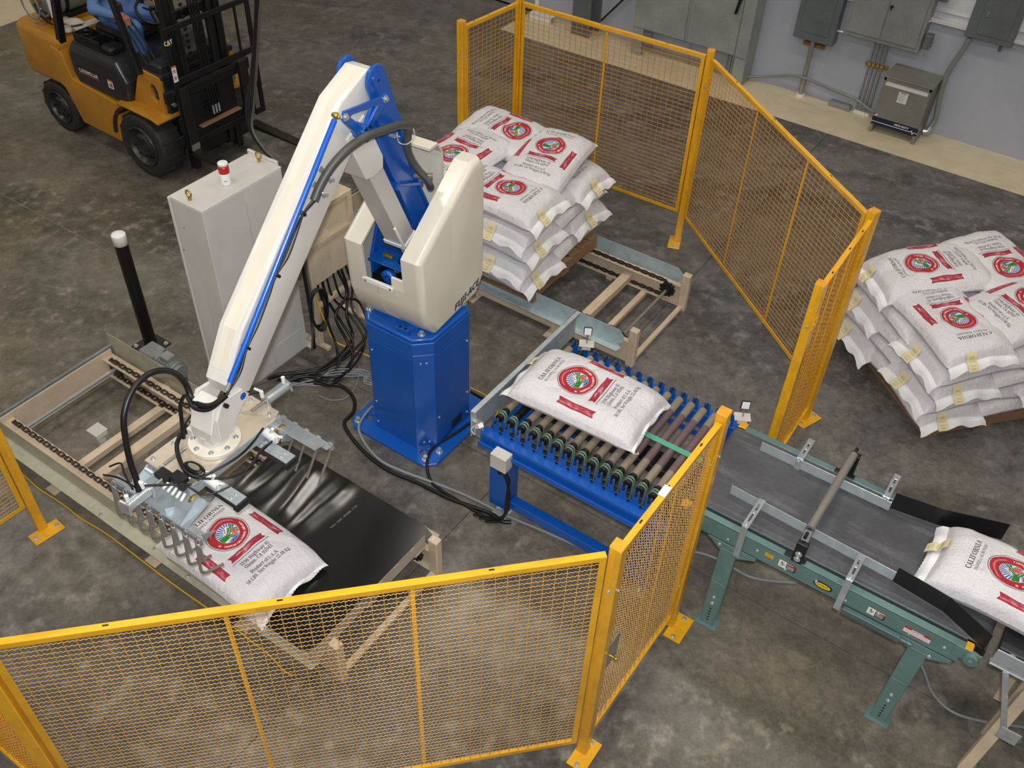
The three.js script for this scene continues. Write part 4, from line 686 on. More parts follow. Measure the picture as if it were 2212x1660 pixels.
// ------------------------------------------------------------------ palletizing robot
// arm parts are built with x across the arm, y up, z along the arm, then turned with it
const robot = thing('palletizing_robot', 'cream and blue palletizing robot arm bolted to a blue pedestal', 'robot', [-3.25, 0, -3.79]);
const ARM = 5 * Math.PI / 180;
const arm = (name, list, m, label) => { const o = part(robot, name, list, m, label); o.rotation.y = ARM; return o; };
const oct = (h, c) => [[-h + c, -h], [h - c, -h], [h, -h + c], [h, h - c], [h - c, h], [-h + c, h], [-h, h - c], [-h, -h + c]];
{
  part(robot, 'base_plate', prismY(oct(.39, .07), .0, .026, .003, [circ(.25, .29, .035, 16), circ(-.29, .25, .035, 16), circ(.31, -.22, .035, 16)].map(h => h.reverse())), M.robotblue);
  bolts(robot, [[-.33, .026, .33], [.3, .026, .335], [.34, .026, -.28], [.335, .026, .22]], M.zinc, .016, .03);
  part(robot, 'pedestal', [prismY(oct(.29, .1), .026, .9, .003)], M.robotblue);
  part(robot, 'pedestal_head', [prismY(oct(.292, .1), .9, 1.0, .003), prismY(oct(.285, .1), 1.0, 1.03, .012)], M.robotblue);
  for (const [x, z, r] of [[.291, 0, 0], [0, .291, 1]]) part(robot, 'side_cover', r ? bb(-.185, .185, .06, .87, .29, .293, .001) : bb(.29, .293, .06, .87, -.185, .185, .001), M.robotblue);
  part(robot, 'access_notch', bb(.293, .2945, .07, .15, -.1, .02, .001), M.truckdark);
  bolts(robot, [[.262, .1, .235], [.235, .1, .262], [.262, .84, .235], [.235, .84, .262]].map(([x, y, z]) => [x, y, z]), M.zinc, .006, .005, 'z');
  bolts(robot, [[.2945, .3, .16], [.2945, .3, -.16], [.2945, .1, -.16], [.2945, .78, -.16]], M.zinc, .006, .004, 'x'); bolts(robot, [[-.16, .1, .2945], [-.16, .78, .2945], [-.16, .3, .2945]], M.zinc, .006, .004, 'z');
  bolts(robot, [[.2, 1.03, .2], [-.24, 1.03, .2], [.22, 1.03, -.22], [-.22, 1.03, -.22]], M.zinc, .016, .02);
  arm('turntable', [cyl([0, 1.03, 0], [0, 1.1, 0], .21, 40), cyl([0, 1.1, 0], [0, 1.14, 0], .17, 40)], M.robotblue);
  arm('terminal_block', bx(.1, .04, .03, .07, 1.05, .262, .002), M.robotblue); for (const x of [.05, .09]) arm('cable_hole', cyl([x, 1.068, .262], [x, 1.072, .262], .011, 12), M.black);
}
{ // two part cream shroud, hollow, with the arm slot cut through it
  const prof = [[.19, 1.055], [.3, 1.2], [.335, 1.33], [.355, 1.69], [-.24, 2.075], [-.34, 2.075], [-.4, 1.99], [-.4, 1.17], [-.3, 1.055]];
  const inner = [[.17, 1.07], [.285, 1.21], [.318, 1.34], [.338, 1.68], [-.24, 2.057], [-.34, 2.057], [-.384, 1.99], [-.384, 1.175], [-.3, 1.07]];
  const ev = new Evaluator(); ev.attributes = ['position', 'normal', 'uv'];
  const br = g => { g = clean(g); if (!g.attributes.uv) boxUV(g); const b = new Brush(g); b.updateMatrixWorld(); return b; };
  let s = br(prismX(prof, -.285, .285, .045));
  s = ev.evaluate(s, br(prismX(inner, -.265, .265, .03)), SUBTRACTION);
  s = ev.evaluate(s, br(prismX([[-.2, 1.45], [.6, 1.43], [.6, 2.4], [-.2, 2.4]], -.135, .15, 0)), SUBTRACTION);
  s = ev.evaluate(s, br(prismX([[-.6, 1.35], [-.1, 1.35], [-.1, 2.4], [-.6, 2.4]], -.03, .15, 0)), SUBTRACTION);
  s = ev.evaluate(s, br(bb(-.6, -.03, 2.0, 2.4, -.25, .1, 0).scale(1, 1, 1)), SUBTRACTION);
  const g = s.geometry; g.clearGroups(); const sh = arm('shroud', g, M.cream); sh.userData.label = 'glossy cream shroud';
  arm('shroud_step', bb(.06, .15, 1.43, 1.52, .325, .342, .004), M.cream);
  const st = arm('shroud_strap', [prism([[-.14, 1.42], [.075, 1.415], [.08, 1.445], [-.125, 1.455], [-.15, 1.445]], .345, .355, .003)], M.plastwhite); for (const x of [-.125, .06]) { const b = part(st, 'screw', bolt(x, 1.432, .355, .005, .003, 'z'), M.steel); }
  arm('shroud_seam', tube([[-.04, 1.41, .345], [-.04, 1.32, .335], [-.03, 1.2, .3], [.02, 1.07, .2]], .003, 24, 6), M.beigeplate);
  const b = arm('vent_plug', cyl([.215, 1.995, -.16], [.215, 2.003, -.155], .008, 12), M.robotblue);
  // lettering on the side of the shroud
  const font = await new FontLoader().loadAsync('fonts/droid/droid_sans_bold.typeface.json');
  const tg = new TextGeometry('FUJI-ACE', { font, size: .05, depth: .0015, curveSegments: 4, bevelEnabled: false }); tg.applyMatrix4(new THREE.Matrix4().set(1.06, .3, 0, 0, 0, 1, 0, 0, 0, 0, 1, 0, 0, 0, 0, 1));
  const tx = arm('lettering', tg, new THREE.MeshStandardMaterial({ color: 0x1d2233, roughness: .4 }), 'dark lettering'); tx.geometry.rotateZ(.1); tx.geometry.rotateY(Math.PI / 2); tx.geometry.translate(.2855, 1.105, -.012);
}
{ // mechanism inside
  arm('side_frame', prismX([[-.3, 1.14], [.2, 1.14], [.2, 1.5], [.08, 1.78], [-.1, 1.78], [-.3, 1.5]], -.2, -.18, .003), M.robotblue); arm('side_frame', prismX([[-.3, 1.14], [.2, 1.14], [.2, 1.5], [.08, 1.78], [-.1, 1.78], [-.3, 1.5]], .18, .2, .003), M.robotblue);
  arm('cross_plate', bb(-.18, .18, 1.5, 1.51, .1, .25, .002), M.robotblue); arm('floor_pan', bb(-.25, .25, 1.145, 1.155, -.3, .24, .002), M.truckdark);
  arm('drive_motor', [cyl([-.1, 1.36, .23], [-.1, 1.36, .1], .07, 24), cyl([-.1, 1.36, .25], [-.1, 1.36, .23], .055, 24)], M.black); arm('pulley', [pipe([-.03, 1.42, .26], [-.03, 1.42, .22], .05, .02, 24)], M.robotblue);
  const sp = []; for (let i = 0; i <= 90; i++) { const a = i / 90 * Math.PI * 18; sp.push([.0 + .018 * Math.cos(a) + i * .0008, 1.46 + .018 * Math.sin(a) + i * .0003, .21 - i * .001]); } arm('spring', tube(sp, .0035, 240, 6), M.gold, 'brass coloured coil spring');
  arm('wiring', [tube([[.1, 1.2, .2], [.13, 1.35, .25], [.05, 1.42, .2], [.12, 1.5, .1]], .008, 30), tube([[.02, 1.2, .2], [.06, 1.3, .24], [.14, 1.36, .2], [.1, 1.48, .12]], .007, 30)], M.cable); arm('connector', [bx(.06, .03, .03, .11, 1.4, .22), bx(.04, .03, .03, .03, 1.52, .18)], M.steeldark); arm('connector', bx(.03, .02, .02, .12, 1.43, .23), M.red);
  arm('terminal_strip', [bx(.07, .02, .03, -.07, 1.53, .18)], M.gold);
}
{ // lower arm, blue
  const low = [[-.15, 1.62], [.04, 1.62], [.235, 2.115], [.39, 2.455], [.43, 2.66], [.24, 2.64], [.18, 2.49], [.02, 2.02]];
  arm('lower_arm', prismX(low, -.062, .062, .006), M.robotblue);
  for (const x of [.066, -.066]) { arm('arm_flange', prismX([[-.15, 1.66], [-.125, 1.66], [.04, 2.02], [.2, 2.48], [.27, 2.66], [.245, 2.66], [.18, 2.49], [.02, 2.02]], x - .008, x + .008, .002), M.robotblue); arm('arm_flange', prismX([[.025, 1.66], [.05, 1.66], [.24, 2.11], [.395, 2.45], [.43, 2.64], [.405, 2.64], [.37, 2.46], [.215, 2.12]], x - .008, x + .008, .002), M.robotblue); }
  arm('arm_collar', [prismX([[.0, 1.99], [.245, 2.105], [.252, 2.125], [.0, 2.015]], -.09, .09, .003), prismX([[.24, 2.08], [.258, 2.085], [.258, 2.13], [.24, 2.13]], -.09, .09, .002)], M.robotblue);
  arm('shoulder_hub', cyl([-.1, 1.66, -.05], [.1, 1.66, -.05], .1, 32), M.robotblue); arm('arm_stay', beam([.02, 1.7, .1], [.02, 1.98, .1], .06, .012, [0, 0, 1]), M.rodblue);
  const hub = (x, y, r, a0, a1, n = 14) => Array.from({ length: n }, (_, i) => { const a = a0 + (a1 - a0) * i / (n - 1); return [x + r * Math.cos(a), y + r * Math.sin(a)]; });
  for (const s of [1, -1]) {
    const out = [...hub(.395, 2.81, .078, .35, Math.PI + .1).map(p => p), [.32, 2.78], [.25, 2.64], [.225, 2.6], [.18, 2.5], [.36, 2.5], [.43, 2.66], [.455, 2.745]];
    const o = out.slice(); arm('elbow_cheek', prismX([...hub(.395, 2.81, .078, -.35, Math.PI * .86), [.25, 2.64], [.24, 2.60], [.19, 2.5], [.38, 2.5], [.425, 2.66], [.452, 2.745]], s > 0 ? .08 : -.102, s > 0 ? .102 : -.08, .004), M.robotblue);
    arm('elbow_cap', [cyl([s * .102, 2.81, .395], [s * .11, 2.81, .395], .042, 28), cyl([s * .11, 2.81, .395], [s * .112, 2.81, .395], .012, 12)], M.robotblue);
  }
  arm('elbow_pin', cyl([.112, 2.81, .395], [.1135, 2.81, .395], .008, 12), M.black);
}
{ // upper arm, cream, tapering to the wrist
  const up = [[.36, 2.76], [.375, 2.86], [.43, 2.872], [.655, 2.785], [1.577, 1.965], [1.735, 1.735], [1.72, 1.66], [1.6, 1.59], [1.0, 2.13], [.63, 2.46], [.5, 2.58], [.42, 2.66]];
  const g = prismX(up, -.072, .072, .012); arm('upper_arm', g, M.white);
  arm('arm_ridge', prismX([[.43, 2.872], [.655, 2.786], [1.577, 1.967], [1.7, 1.79], [1.69, 1.785], [1.565, 1.955], [.65, 2.765], [.43, 2.85]].map(p => p), -.045, .045, .004), M.cream);
  // balancer box
  const ax = [[.56, 2.6], [.135, 1.665]]; const pt = (t, o) => { const d = [ax[1][0] - ax[0][0], ax[1][1] - ax[0][1]], l = Math.hypot(...d); return [ax[0][0] + d[0] * t - d[1] / l * o, ax[0][1] + d[1] * t + d[0] / l * o]; };
  arm('balancer_head', prismX([pt(-.02, .09), pt(.3, .09), pt(.33, .05), pt(.36, -.05), pt(.3, -.085), pt(-.02, -.085)], -.08, .08, .006), M.white);
  arm('balancer_box', prismX([pt(.2, .062), pt(.99, .062), pt(.99, -.055), pt(.2, -.055)], -.072, .072, .004), M.lightgrey);
  arm('balancer_rim', [prismX([pt(.97, .07), pt(1.0, .07), pt(1.0, -.062), pt(.97, -.062)], -.08, .08, .004), prismX([pt(.78, .073), pt(1.0, .073), pt(1.0, .06), pt(.78, .06)], .066, .08, .002)], M.plastwhite);
  arm('balancer_rod', cyl([0, pt(.98, 0)[1], pt(.98, 0)[0]], [0, 1.5, .07], .028, 16), M.lightgrey);
  // triangular link, connecting rod and small link
  arm('link_plate', prismX([[.37, 2.74], [.41, 2.735], [.72, 2.785], [.742, 2.755], [.725, 2.725], [.59, 2.57], [.545, 2.565], [.52, 2.6], [.365, 2.69], [.355, 2.71]], .124, .14, .003, [[[.45, 2.705], [.52, 2.65], [.565, 2.63], [.59, 2.645], [.675, 2.735], [.665, 2.745]]]), M.robotblue);
  arm('link_hub', [cyl([.07, 2.6, .562], [.15, 2.6, .562], .042, 24), cyl([.15, 2.6, .562], [.156, 2.6, .562], .03, 24)], M.robotblue); for (let k = 0; k < 6; k++) arm('bolt', bolt(.15, 2.6 + .035 * Math.sin(k * 1.05), .562 + .035 * Math.cos(k * 1.05), .006, .006, 'x'), M.black);
  arm('bolt', bolt(.14, 2.712, .385, .013, .012, 'x'), M.zinc); arm('bolt', bolt(.14, 2.754, .715, .013, .012, 'x'), M.zinc);
  arm('small_link', beam([.112, 2.7, .46], [.112, 2.62, .53], .03, .02, [1, 0, 0]), M.rodblue);
  arm('rod_end', [new THREE.SphereGeometry(.018, 16, 12).translate(.105, 2.765, .745), cyl([.085, 2.765, .745], [.125, 2.765, .745], .012, 12)], M.gold); arm('connecting_rod', cyl([.1, 2.745, .752], [.1, 1.775, 1.735], .0145, 16), M.rodblue, 'bright blue connecting rod');
  arm('rod_tip', [cyl([.1, 1.775, 1.735], [.1, 1.745, 1.765], .011, 12)], M.zinc);
  // hose clamps and hoses along the arm
  for (const [u, h] of [[.905, 2.525], [.965, 2.47]]) arm('hose_clamp', [beam([.098, h + .03, u - .005], [.098, h - .09, u - .085], .028, .004, [1, 0, 0]), pipe([.118, h - .035, u - .045], [.118, h - .045, u - .035], .032, .026)], M.zinc);
  arm('protective_hose', tube([[.118, 2.42, .99], [.12, 2.48, .93], [.135, 2.545, .855], [.165, 2.605, .755], [.19, 2.628, .65], [.195, 2.602, .5], [.185, 2.565, .36], [.175, 2.53, .285], [.16, 2.49, .235], [.15, 2.43, .22], [.14, 2.37, .218], [.13, 2.27, .175], [.12, 2.15, .092], [.11, 2.03, -.01], [.1, 1.95, -.06]], .0225, 110, 12), M.hosegrey, 'thick dark grey hose');
  arm('u_bolt', [tube([[.1, 2.45, .25], [.13, 2.41, .275], [.165, 2.4, .25], [.18, 2.43, .2], [.16, 2.46, .18]], .004, 24, 6), bx(.05, .012, .03, .08, 2.43, .26), cyl([.04, 2.44, .27], [.12, 2.43, .25], .005, 8)], M.zinc); arm('hose_bracket', beam([.06, 2.08, .06], [.15, 2.07, -.01], .03, .02, [0, 1, 0]), M.steel);
  for (let k = 0; k < 3; k++) arm('arm_cable', tube([[.115 + k * .006, 2.43, .975], [.098 + k * .004, 2.375, 1.055 + k * .01], [.092, 2.31, 1.1 + k * .012], [.092, 2.2, 1.2 + k * .02], [.09, 2.145, 1.3 + k * .008], [.09, 2.06, 1.375 + k * .018], [.092, 1.95, 1.485 + k * .016], [.092, 1.875, 1.58 + k * .006], [.095, 1.775, 1.655 + k * .012], [.1, 1.72, 1.775]], .0058, 90, 7), k === 1 ? M.greycable : M.cable);
  for (const [u, h] of [[1.07, 2.37], [1.31, 2.145], [1.59, 1.88]]) arm('cable_tie', pipe([.095, h + .015, u - .01], [.095, h + .008, u], .026, .02, 12), M.black);
}
{ // wrist
  arm('wrist_body', [prismX([[1.62, 1.6], [1.66, 1.665], [1.8, 1.69], [1.86, 1.6], [1.865, 1.46], [1.77, 1.46], [1.725, 1.53]], .07, .09, .004), prismX([[1.62, 1.6], [1.66, 1.665], [1.8, 1.69], [1.86, 1.6], [1.865, 1.46], [1.77, 1.46], [1.725, 1.53]], -.09, -.07, .004), prismX([[1.74, 1.46], [1.9, 1.46], [1.9, 1.53], [1.845, 1.665], [1.78, 1.675], [1.76, 1.56]], -.072, .072, .006)], M.white);
  arm('wrist_pin', [cyl([.09, 1.62, 1.665], [.092, 1.62, 1.665], .02, 20)], M.robotblue); arm('wrist_pin', cyl([.085, 1.66, 1.79], [.11, 1.66, 1.79], .012, 14), M.black);
  arm('wrist_neck', cyl([0, 1.41, 1.829], [0, 1.47, 1.829], .075, 36), M.white); arm('wrist_flange', lathe([[0, 1.385], [.132, 1.385], [.135, 1.388], [.135, 1.408], [.131, 1.412], [0, 1.412]], 48).translate(0, 0, 1.829), M.cream);
  for (let k = 0; k < 8; k++) { const a = k / 8 * Math.PI * 2 + .2; arm('bolt', bolt(.108 * Math.cos(a), 1.412, 1.829 + .108 * Math.sin(a), .009, .008), M.zinc); }
  arm('flange_lug', bb(-.125, -.08, 1.42, 1.47, 1.84, 1.89, .006), M.white); arm('sensor_bracket', [bb(-.125, -.1, 1.55, 1.63, 1.76, 1.83, .003)], M.plastwhite); arm('sensor', [cyl([-.1, 1.6, 1.8], [-.05, 1.6, 1.84], .018, 12)], M.black); arm('sensor_mark', bx(.03, .012, .012, -.06, 1.61, 1.86), M.yellowcable);
  arm('wrist_hose', tube([[.1, 1.72, 1.775], [.06, 1.68, 1.83], [.0, 1.66, 1.85], [-.09, 1.65, 1.83], [-.13, 1.72, 1.815], [-.15, 1.81, 1.85], [-.16, 1.87, 1.92], [-.165, 1.89, 2.0], [-.16, 1.87, 2.09], [-.14, 1.8, 2.18], [-.115, 1.68, 2.23], [-.09, 1.57, 2.26], [-.06, 1.48, 2.28], [-.04, 1.42, 2.3]], .0155, 120, 10), M.cable, 'black hose arching over the gripper');
  arm('wrist_cable', tube([[.1, 1.72, 1.775], [.05, 1.66, 1.85], [-.04, 1.64, 1.87], [-.12, 1.66, 1.84], [-.15, 1.6, 1.86], [-.14, 1.5, 1.89], [-.12, 1.42, 1.92]], .01, 50, 8), M.cable);
}
{ // bag gripper: clam of bent tines hung under the wrist
  const gr = new THREE.Group(); gr.name = 'gripper'; gr.position.set(.16, 1.37, 1.82); gr.userData.label = 'zinc plated bag gripper with two rows of bent tines'; robot.add(gr);
  part(gr, 'mount_plate', prismY([[-.12, -.35], [.1, -.35], [.125, -.3], [.125, .16], [.06, .3], [-.19, .3], [-.19, .1], [-.13, .02]], 0, .014, .002, [[[-.1, .12], [-.07, .12], [-.07, .27], [-.1, .27]]]), M.aluminium);
  part(gr, 'frame_bar', bb(.125, .131, -.06, .012, -.33, .3, .001), M.galv); part(gr, 'frame_bar', bb(-.12, -.114, -.06, 0, -.33, .28, .001), M.galv);
  for (const s of [1, -1]) { // s=1 jaw toward +z
    const xs = s > 0 ? [-.3, .36] : [-.17, .45], zb = s > 0 ? .44 : -.375, yb = s > 0 ? -.095 : -.075;
    part(gr, 'jaw_bar', [bb(xs[0], xs[1], yb - .02, yb + .02, zb - .004, zb + .004, .001), bb(xs[0], xs[1], yb + .016, yb + .02, zb - s * .04, zb, .001)], M.zinc);
    part(gr, 'jaw_plate', [beam([s > 0 ? .03 : .2, -.03, s * .28], [s > 0 ? .03 : .2, yb + .02, zb], .44, .004, [0, 1, 0], .001)], s > 0 ? M.bluewash : M.zinc);
    const wing = [[s * .24, -.06], [s * .31, .01], [zb, yb + .03], [zb, yb - .03], [s * .29, -.1]];
    part(gr, 'jaw_wing', prismX(wing, .21, .216, .001), M.zinc); part(gr, 'jaw_wing', prismX(wing, -.16, -.154, .001), M.zinc);
    for (let i = 0; i < (s > 0 ? 8 : 7); i++) {
      const x = s > 0 ? xs[0] + .02 + i * (xs[1] - xs[0] - .04) / 7 : .435 - i * .085;
      const pts = s > 0 ? [[x, -.06, .455], [x, -.2, .47], [x, -.3, .478], [x, -.318, .47], [x + .004, -.33, .45], [x + .01, -.36, .36]] : [[x, -.06, -.385], [x - .006, -.12, -.37], [x - .014, -.2, -.33], [x - .022, -.3, -.275]];
      part(gr, 'tine', tube(pts, .0075, 30, 8), M.steel); part(gr, 'tine_nut', [cyl([x, yb - .02, zb + s * .004], [x, yb - .02, zb + s * .018], .012, 6), bx(.03, .05, .008, x, yb, zb + s * .008)], M.zinc);
      if (s > 0) part(gr, 'tine_plate', prism([[x + .006, -.09], [x + .04, -.09], [x + .04, -.2], [x + .02, -.23], [x + .006, -.2]], .462, .466, .001), M.zinc);
      if (s > 0 && i % 3 === 1) part(gr, 'gusset', prismX([[.36, -.07], [.438, -.075], [.438, -.02]], x + .03, x + .036, .001), M.bluewash);
    }
    // pneumatic cylinder
    const zc = s > 0 ? .43 : -.36, c = part(gr, 'air_cylinder', [cyl([.0, .03, zc], [.02, .05, zc + s * .14], .03, 24)], M.zinc, 'silver air cylinder');
    part(gr, 'cylinder_cap', beam([-.002, .028, zc - s * .012], [.0, .03, zc + s * .004], .07, .07, [0, 1, 0], .004), M.zinc); part(gr, 'cylinder_cap', beam([.02, .05, zc + s * .136], [.022, .052, zc + s * .15], .07, .07, [0, 1, 0], .004), M.zinc); part(gr, 'piston_rod', cyl([-.01, .02, zc - s * .1], [0, .03, zc], .009, 10), M.steel);
    part(gr, 'air_fitting', [cyl([.0, .07, zc + .02], [0, .11, zc + .02], .011, 10), cyl([.02, .08, zc + s * .12], [.02, .12, zc + s * .12], .011, 10), cyl([0, .11, zc + .02], [-.04, .115, zc + .03], .008, 8)], M.plastwhite);
    // pusher shoe on an arm
    part(gr, 'pusher_pad', [bb(.1, .34, -.105, -.075, s > 0 ? .12 : -.225, s > 0 ? .2 : -.145, .004)], M.charcoal); part(gr, 'pad_tip', bb(.31, .345, -.118, -.104, s > 0 ? .118 : -.227, s > 0 ? .202 : -.143, .003), M.rubber); part(gr, 'pad_plate', bb(.11, .335, -.075, -.07, s > 0 ? .125 : -.22, s > 0 ? .195 : -.15, .001), M.galv);
    for (const x of [.14, .28]) for (const dz of [-.015, .015]) part(gr, 'bolt', bolt(x, -.07, (s > 0 ? .16 : -.185) + dz, .006, .006), M.zinc);
    part(gr, 'pad_hanger', bb(.09, .13, -.075, .0, s > 0 ? .15 : -.195, s > 0 ? .17 : -.175, .002), M.galv);
    part(gr, 'pivot_boss', [cyl([.13, -.06, s * .3], [.2, -.06, s * .3], .032, 20), cyl([.2, -.06, s * .3], [.21, -.06, s * .3], .018, 12)], M.zinc); part(gr, 'pivot_boss', cyl([-.17, -.06, s * .3], [-.12, -.06, s * .3], .032, 20), M.zinc); part(gr, 'pivot_ring', pipe([.15, -.06, s * .3], [.165, -.06, s * .3], .036, .03), M.gold);
    part(gr, 'push_cylinder', [cyl([.13, -.02, s * .2 - .02], [.21, -.03, s * .2 - .02], .026, 18)], M.plastwhite); part(gr, 'air_fitting', [cyl([.17, 0, s * .2 - .02], [.19, .04, s * .2 - .02], .009, 8), cyl([.2, -.01, s * .2 - .02], [.24, .0, s * .2 - .03], .009, 8), cyl([.23, -.02, s * .2], [.23, .02, s * .2], .008, 8)], M.plastwhite);
  }
  const hose = (p, r = .006) => part(gr, 'air_hose', tube(p, r, 40, 7), M.cable);
  hose([[-.15, .05, .09], [-.1, .05, .16], [.0, .03, .22], [.08, .03, .24], [.13, .02, .22]], .012); hose([[.13, .02, .24], [.17, .04, .15], [.2, .05, .02], [.17, .03, -.1], [.14, .03, -.2]]); hose([[.14, .02, .22], [.21, -.02, .12], [.24, -.03, 0], [.22, .0, -.1], [.23, .01, -.16]]); hose([[.13, .03, .3], [.2, -.02, .26], [.27, -.01, .12], [.25, .02, -.05], [.22, .0, -.18]], .005);
  hose([[-.04, .06, .48], [-.15, .06, .44], [-.28, .0, .38], [-.36, -.06, .4]], .005); hose([[-.04, .05, .46], [-.18, .03, .46], [-.3, -.02, .47], [-.34, -.08, .44]], .005); hose([[-.02, .07, .45], [.05, .06, .38], [.1, .05, .33], [.14, .03, .28]], .006);
  hose([[-.13, .06, .06], [-.15, .04, -.02], [-.18, .03, -.1], [-.16, .05, -.2], [-.06, .08, -.3], [.0, .1, -.36]], .005); hose([[-.13, .06, .07], [-.2, .03, .03], [-.23, .04, -.1], [-.15, .08, -.25], [.0, .11, -.46]], .005);
  part(gr, 'valve_block', [bb(.02, .1, .014, .05, .26, .32, .003), cyl([.11, .04, .31], [.14, .06, .33], .022, 14), bb(-.07, .02, .0, .03, .28, .34, .003)], M.black); for (let k = 0; k < 5; k++) part(gr, 'air_fitting', cyl([.04 + k * .03, .03, .34], [.05 + k * .032, .03, .38], .008, 8), M.plastwhite);
  for (const [a, r] of [[0, .05], [1, .042], [2, .034]]) { const p = []; for (let k = 0; k < 14; k++) { const th = k / 14 * Math.PI * 2; p.push([.07 + r * 1.3 * Math.cos(th), .03 + a * .008, .2 + r * .6 * Math.sin(th)]); } part(gr, 'hose_coil', tube(p, .005, 40, 6, true), M.cable); }
  bolts(gr, [[-.16, .014, .27], [-.16, .014, .14], [-.08, .014, .29], [.04, .014, .24], [-.08, .014, -.32], [.08, .014, -.3], [-.1, .014, -.27]], M.zinc, .008, .01);
}
// ------------------------------------------------------------------ control cabinet, frame, bollard
{
  const t = thing('control_cabinet', 'tall light grey control cabinet with its back to the robot', 'cabinet', [-4.635, 0, -3.52]);
  part(t, 'body', bb(-.135, .165, .02, 1.6, -.35, .35, .004), M.cabinet); part(t, 'roof', bb(-.14, .165, 1.6, 1.61, -.355, .35, .004), M.cabinet);
  part(t, 'door', bb(-.165, -.14, .03, 1.6, -.345, .355, .006), M.cabinet); part(t, 'end_lip', bb(-.165, .12, .02, 1.63, -.375, -.352, .006), M.cabinet);
  part(t, 'back_seam', bb(.165, .1665, .06, 1.5, -.012, .0, .0005), M.lightgrey); part(t, 'back_panel', bb(.165, .168, .05, .22, -.3, -.06, .001), M.cabinet); part(t, 'plinth', bb(-.13, .16, 0, .02, -.34, .34, .002), M.lightgrey);
  for (const z of [-.31, .3]) part(t, 'eye_bolt', [new THREE.TorusGeometry(.024, .0065, 10, 24).translate(0, 1.655, z), cyl([0, 1.61, z], [0, 1.632, z], .012, 12)].map((g, i) => g), M.gold, 'brass coloured lifting eye bolt');
  part(t, 'foot_tab', bb(.1, .2, 0, .006, -.4, -.34, .001), M.cabinet); bolts(t, [[-.06, 1.4, .35], [-.12, 1.2, .35]], M.steel, .004, .003, 'z');
  const b = thing('signal_beacon', 'white signal beacon with a red band on top of the grey cabinet', 'beacon', [-4.6, 1.61, -3.5]);
  part(b, 'base', lathe([[0, 0], [.032, 0], [.034, .004], [.034, .085], [0, .085]], 28), M.plastwhite); part(b, 'red_lens', lathe([[0, .085], [.035, .085], [.035, .135], [0, .135]], 28), M.red, 'red lens'); part(b, 'cap', lathe([[0, .135], [.034, .135], [.034, .153], [.03, .158], [0, .159]], 28), M.plastwhite);
  sticker(b, 'label', .02, .01, printMat(64, 32, (c, w, h) => { c.fillStyle = '#e9e9e7'; c.fillRect(0, 0, w, h); c.fillStyle = '#333'; c.fillRect(6, 8, 52, 14); }), [.026, .035, .0235], [0, .85, 0]);
  for (let k = 0; k < 4; k++) single('overhead_cable', tube([[-4.42 + k * .012, 4.2, -3.9], [-4.47 + k * .012, 2.9, -3.9 - k * .005], [-4.53 + k * .01, 2.6, -3.9], [-4.67 + k * .014, 2.21, -3.92], [-4.78 + k * .012, 1.93, -3.92 - k * .01], [-4.775 + k * .01, 1.78, -3.91], [-4.68 + k * .012, 1.67, -3.9], [-4.57 + k * .012, 1.61, -3.895], [-4.53 + k * .012, 1.5, -3.895], [-4.48 + k * .016, 1.2, -3.9], [-4.44 + k * .012, .8, -3.9], [-4.4 + k * .01, .4, -3.88], [-4.36, .06, -3.84 + k * .01]], k < 2 ? .011 : .009, 120, 8), k === 3 ? M.hosegrey : M.cable, 'dark cable hanging from above and running down behind the grey cabinet', 'cable', 'overhead cables');
  const s = thing('bollard', 'black steel bollard with a white cap bolted to the floor', 'bollard', [-5.455, 0, -3.14]); part(s, 'post', cyl([0, .008, 0], [0, 1.0, 0], .048, 28), M.bollard); part(s, 'cap', lathe([[0, .97], [.052, .97], [.052, 1.045], [.046, 1.055], [.02, 1.06], [0, 1.06]], 28), M.plastwhite, 'white plastic cap'); part(s, 'base_plate', bb(-.11, .11, 0, .009, -.11, .11, .002), M.steeldark); bolts(s, [[.08, .009, .08], [.08, .009, -.08], [-.08, .009, -.08], [-.08, .009, .08]], M.zinc, .011, .012);
}
{
  const t = thing('panel_stand', 'beige welded frame with two panels behind the robot', 'frame', [-4.42, 0, -4.17]), a = -.23, b = .23;
  for (const z of [a, b]) { part(t, 'upright', bb(0, .045, 0, 1.2, z - .022, z + .022, .004), M.beige); part(t, 'base_rail', bb(-.16, .12, 0, .03, z - .02, z + .02, .003), M.beige); part(t, 'bolt', bolt(-.1, .03, z, .008, .008), M.zinc); }
  for (const y of [1.165, .9, .36]) part(t, 'cross_bar', bb(.002, .043, y, y + .035, a + .022, b - .022, .003), M.beige);
  part(t, 'upper_panel', bb(.008, .014, .935, 1.165, a + .02, b - .02, .001), M.beigeplate); part(t, 'lower_panel', bb(.008, .014, .56, .9, a + .02, b - .02, .001), M.beigeplate); part(t, 'top_plate', bb(-.18, .045, 1.2, 1.208, a - .022, b + .022, .003), M.beigeplate); part(t, 'side_plate', bb(-.18, .0, .58, 1.2, b - .004, b + .002, .002), M.beigeplate); part(t, 'back_plate', bb(-.18, -.174, .58, 1.2, a, b, .002), M.beigeplate);
  part(t, 'red_tag', bb(-.08, -.03, 1.209, 1.211, -.1, -.05, .0005), M.red); part(t, 'knob', cyl([-.05, 1.211, -.075], [-.05, 1.24, -.075], .01, 10), M.steel);
  const c = thing('cable_coil', 'coil of black cable hung on the beige frame', 'cable', [-4.36, .3, -3.93]); for (let k = 0; k < 5; k++) { const p = []; for (let i = 0; i < 16; i++) { const th = i / 16 * Math.PI * 2; p.push([.01 + k * .009 + .012 * Math.sin(th * 2 + k), .12 + (.17 + k * .006) * Math.sin(th), .02 + (.075 + k * .004) * Math.cos(th)]); } part(c, 'loop', tube(p, .007, 60, 7, true), M.cable); }
}
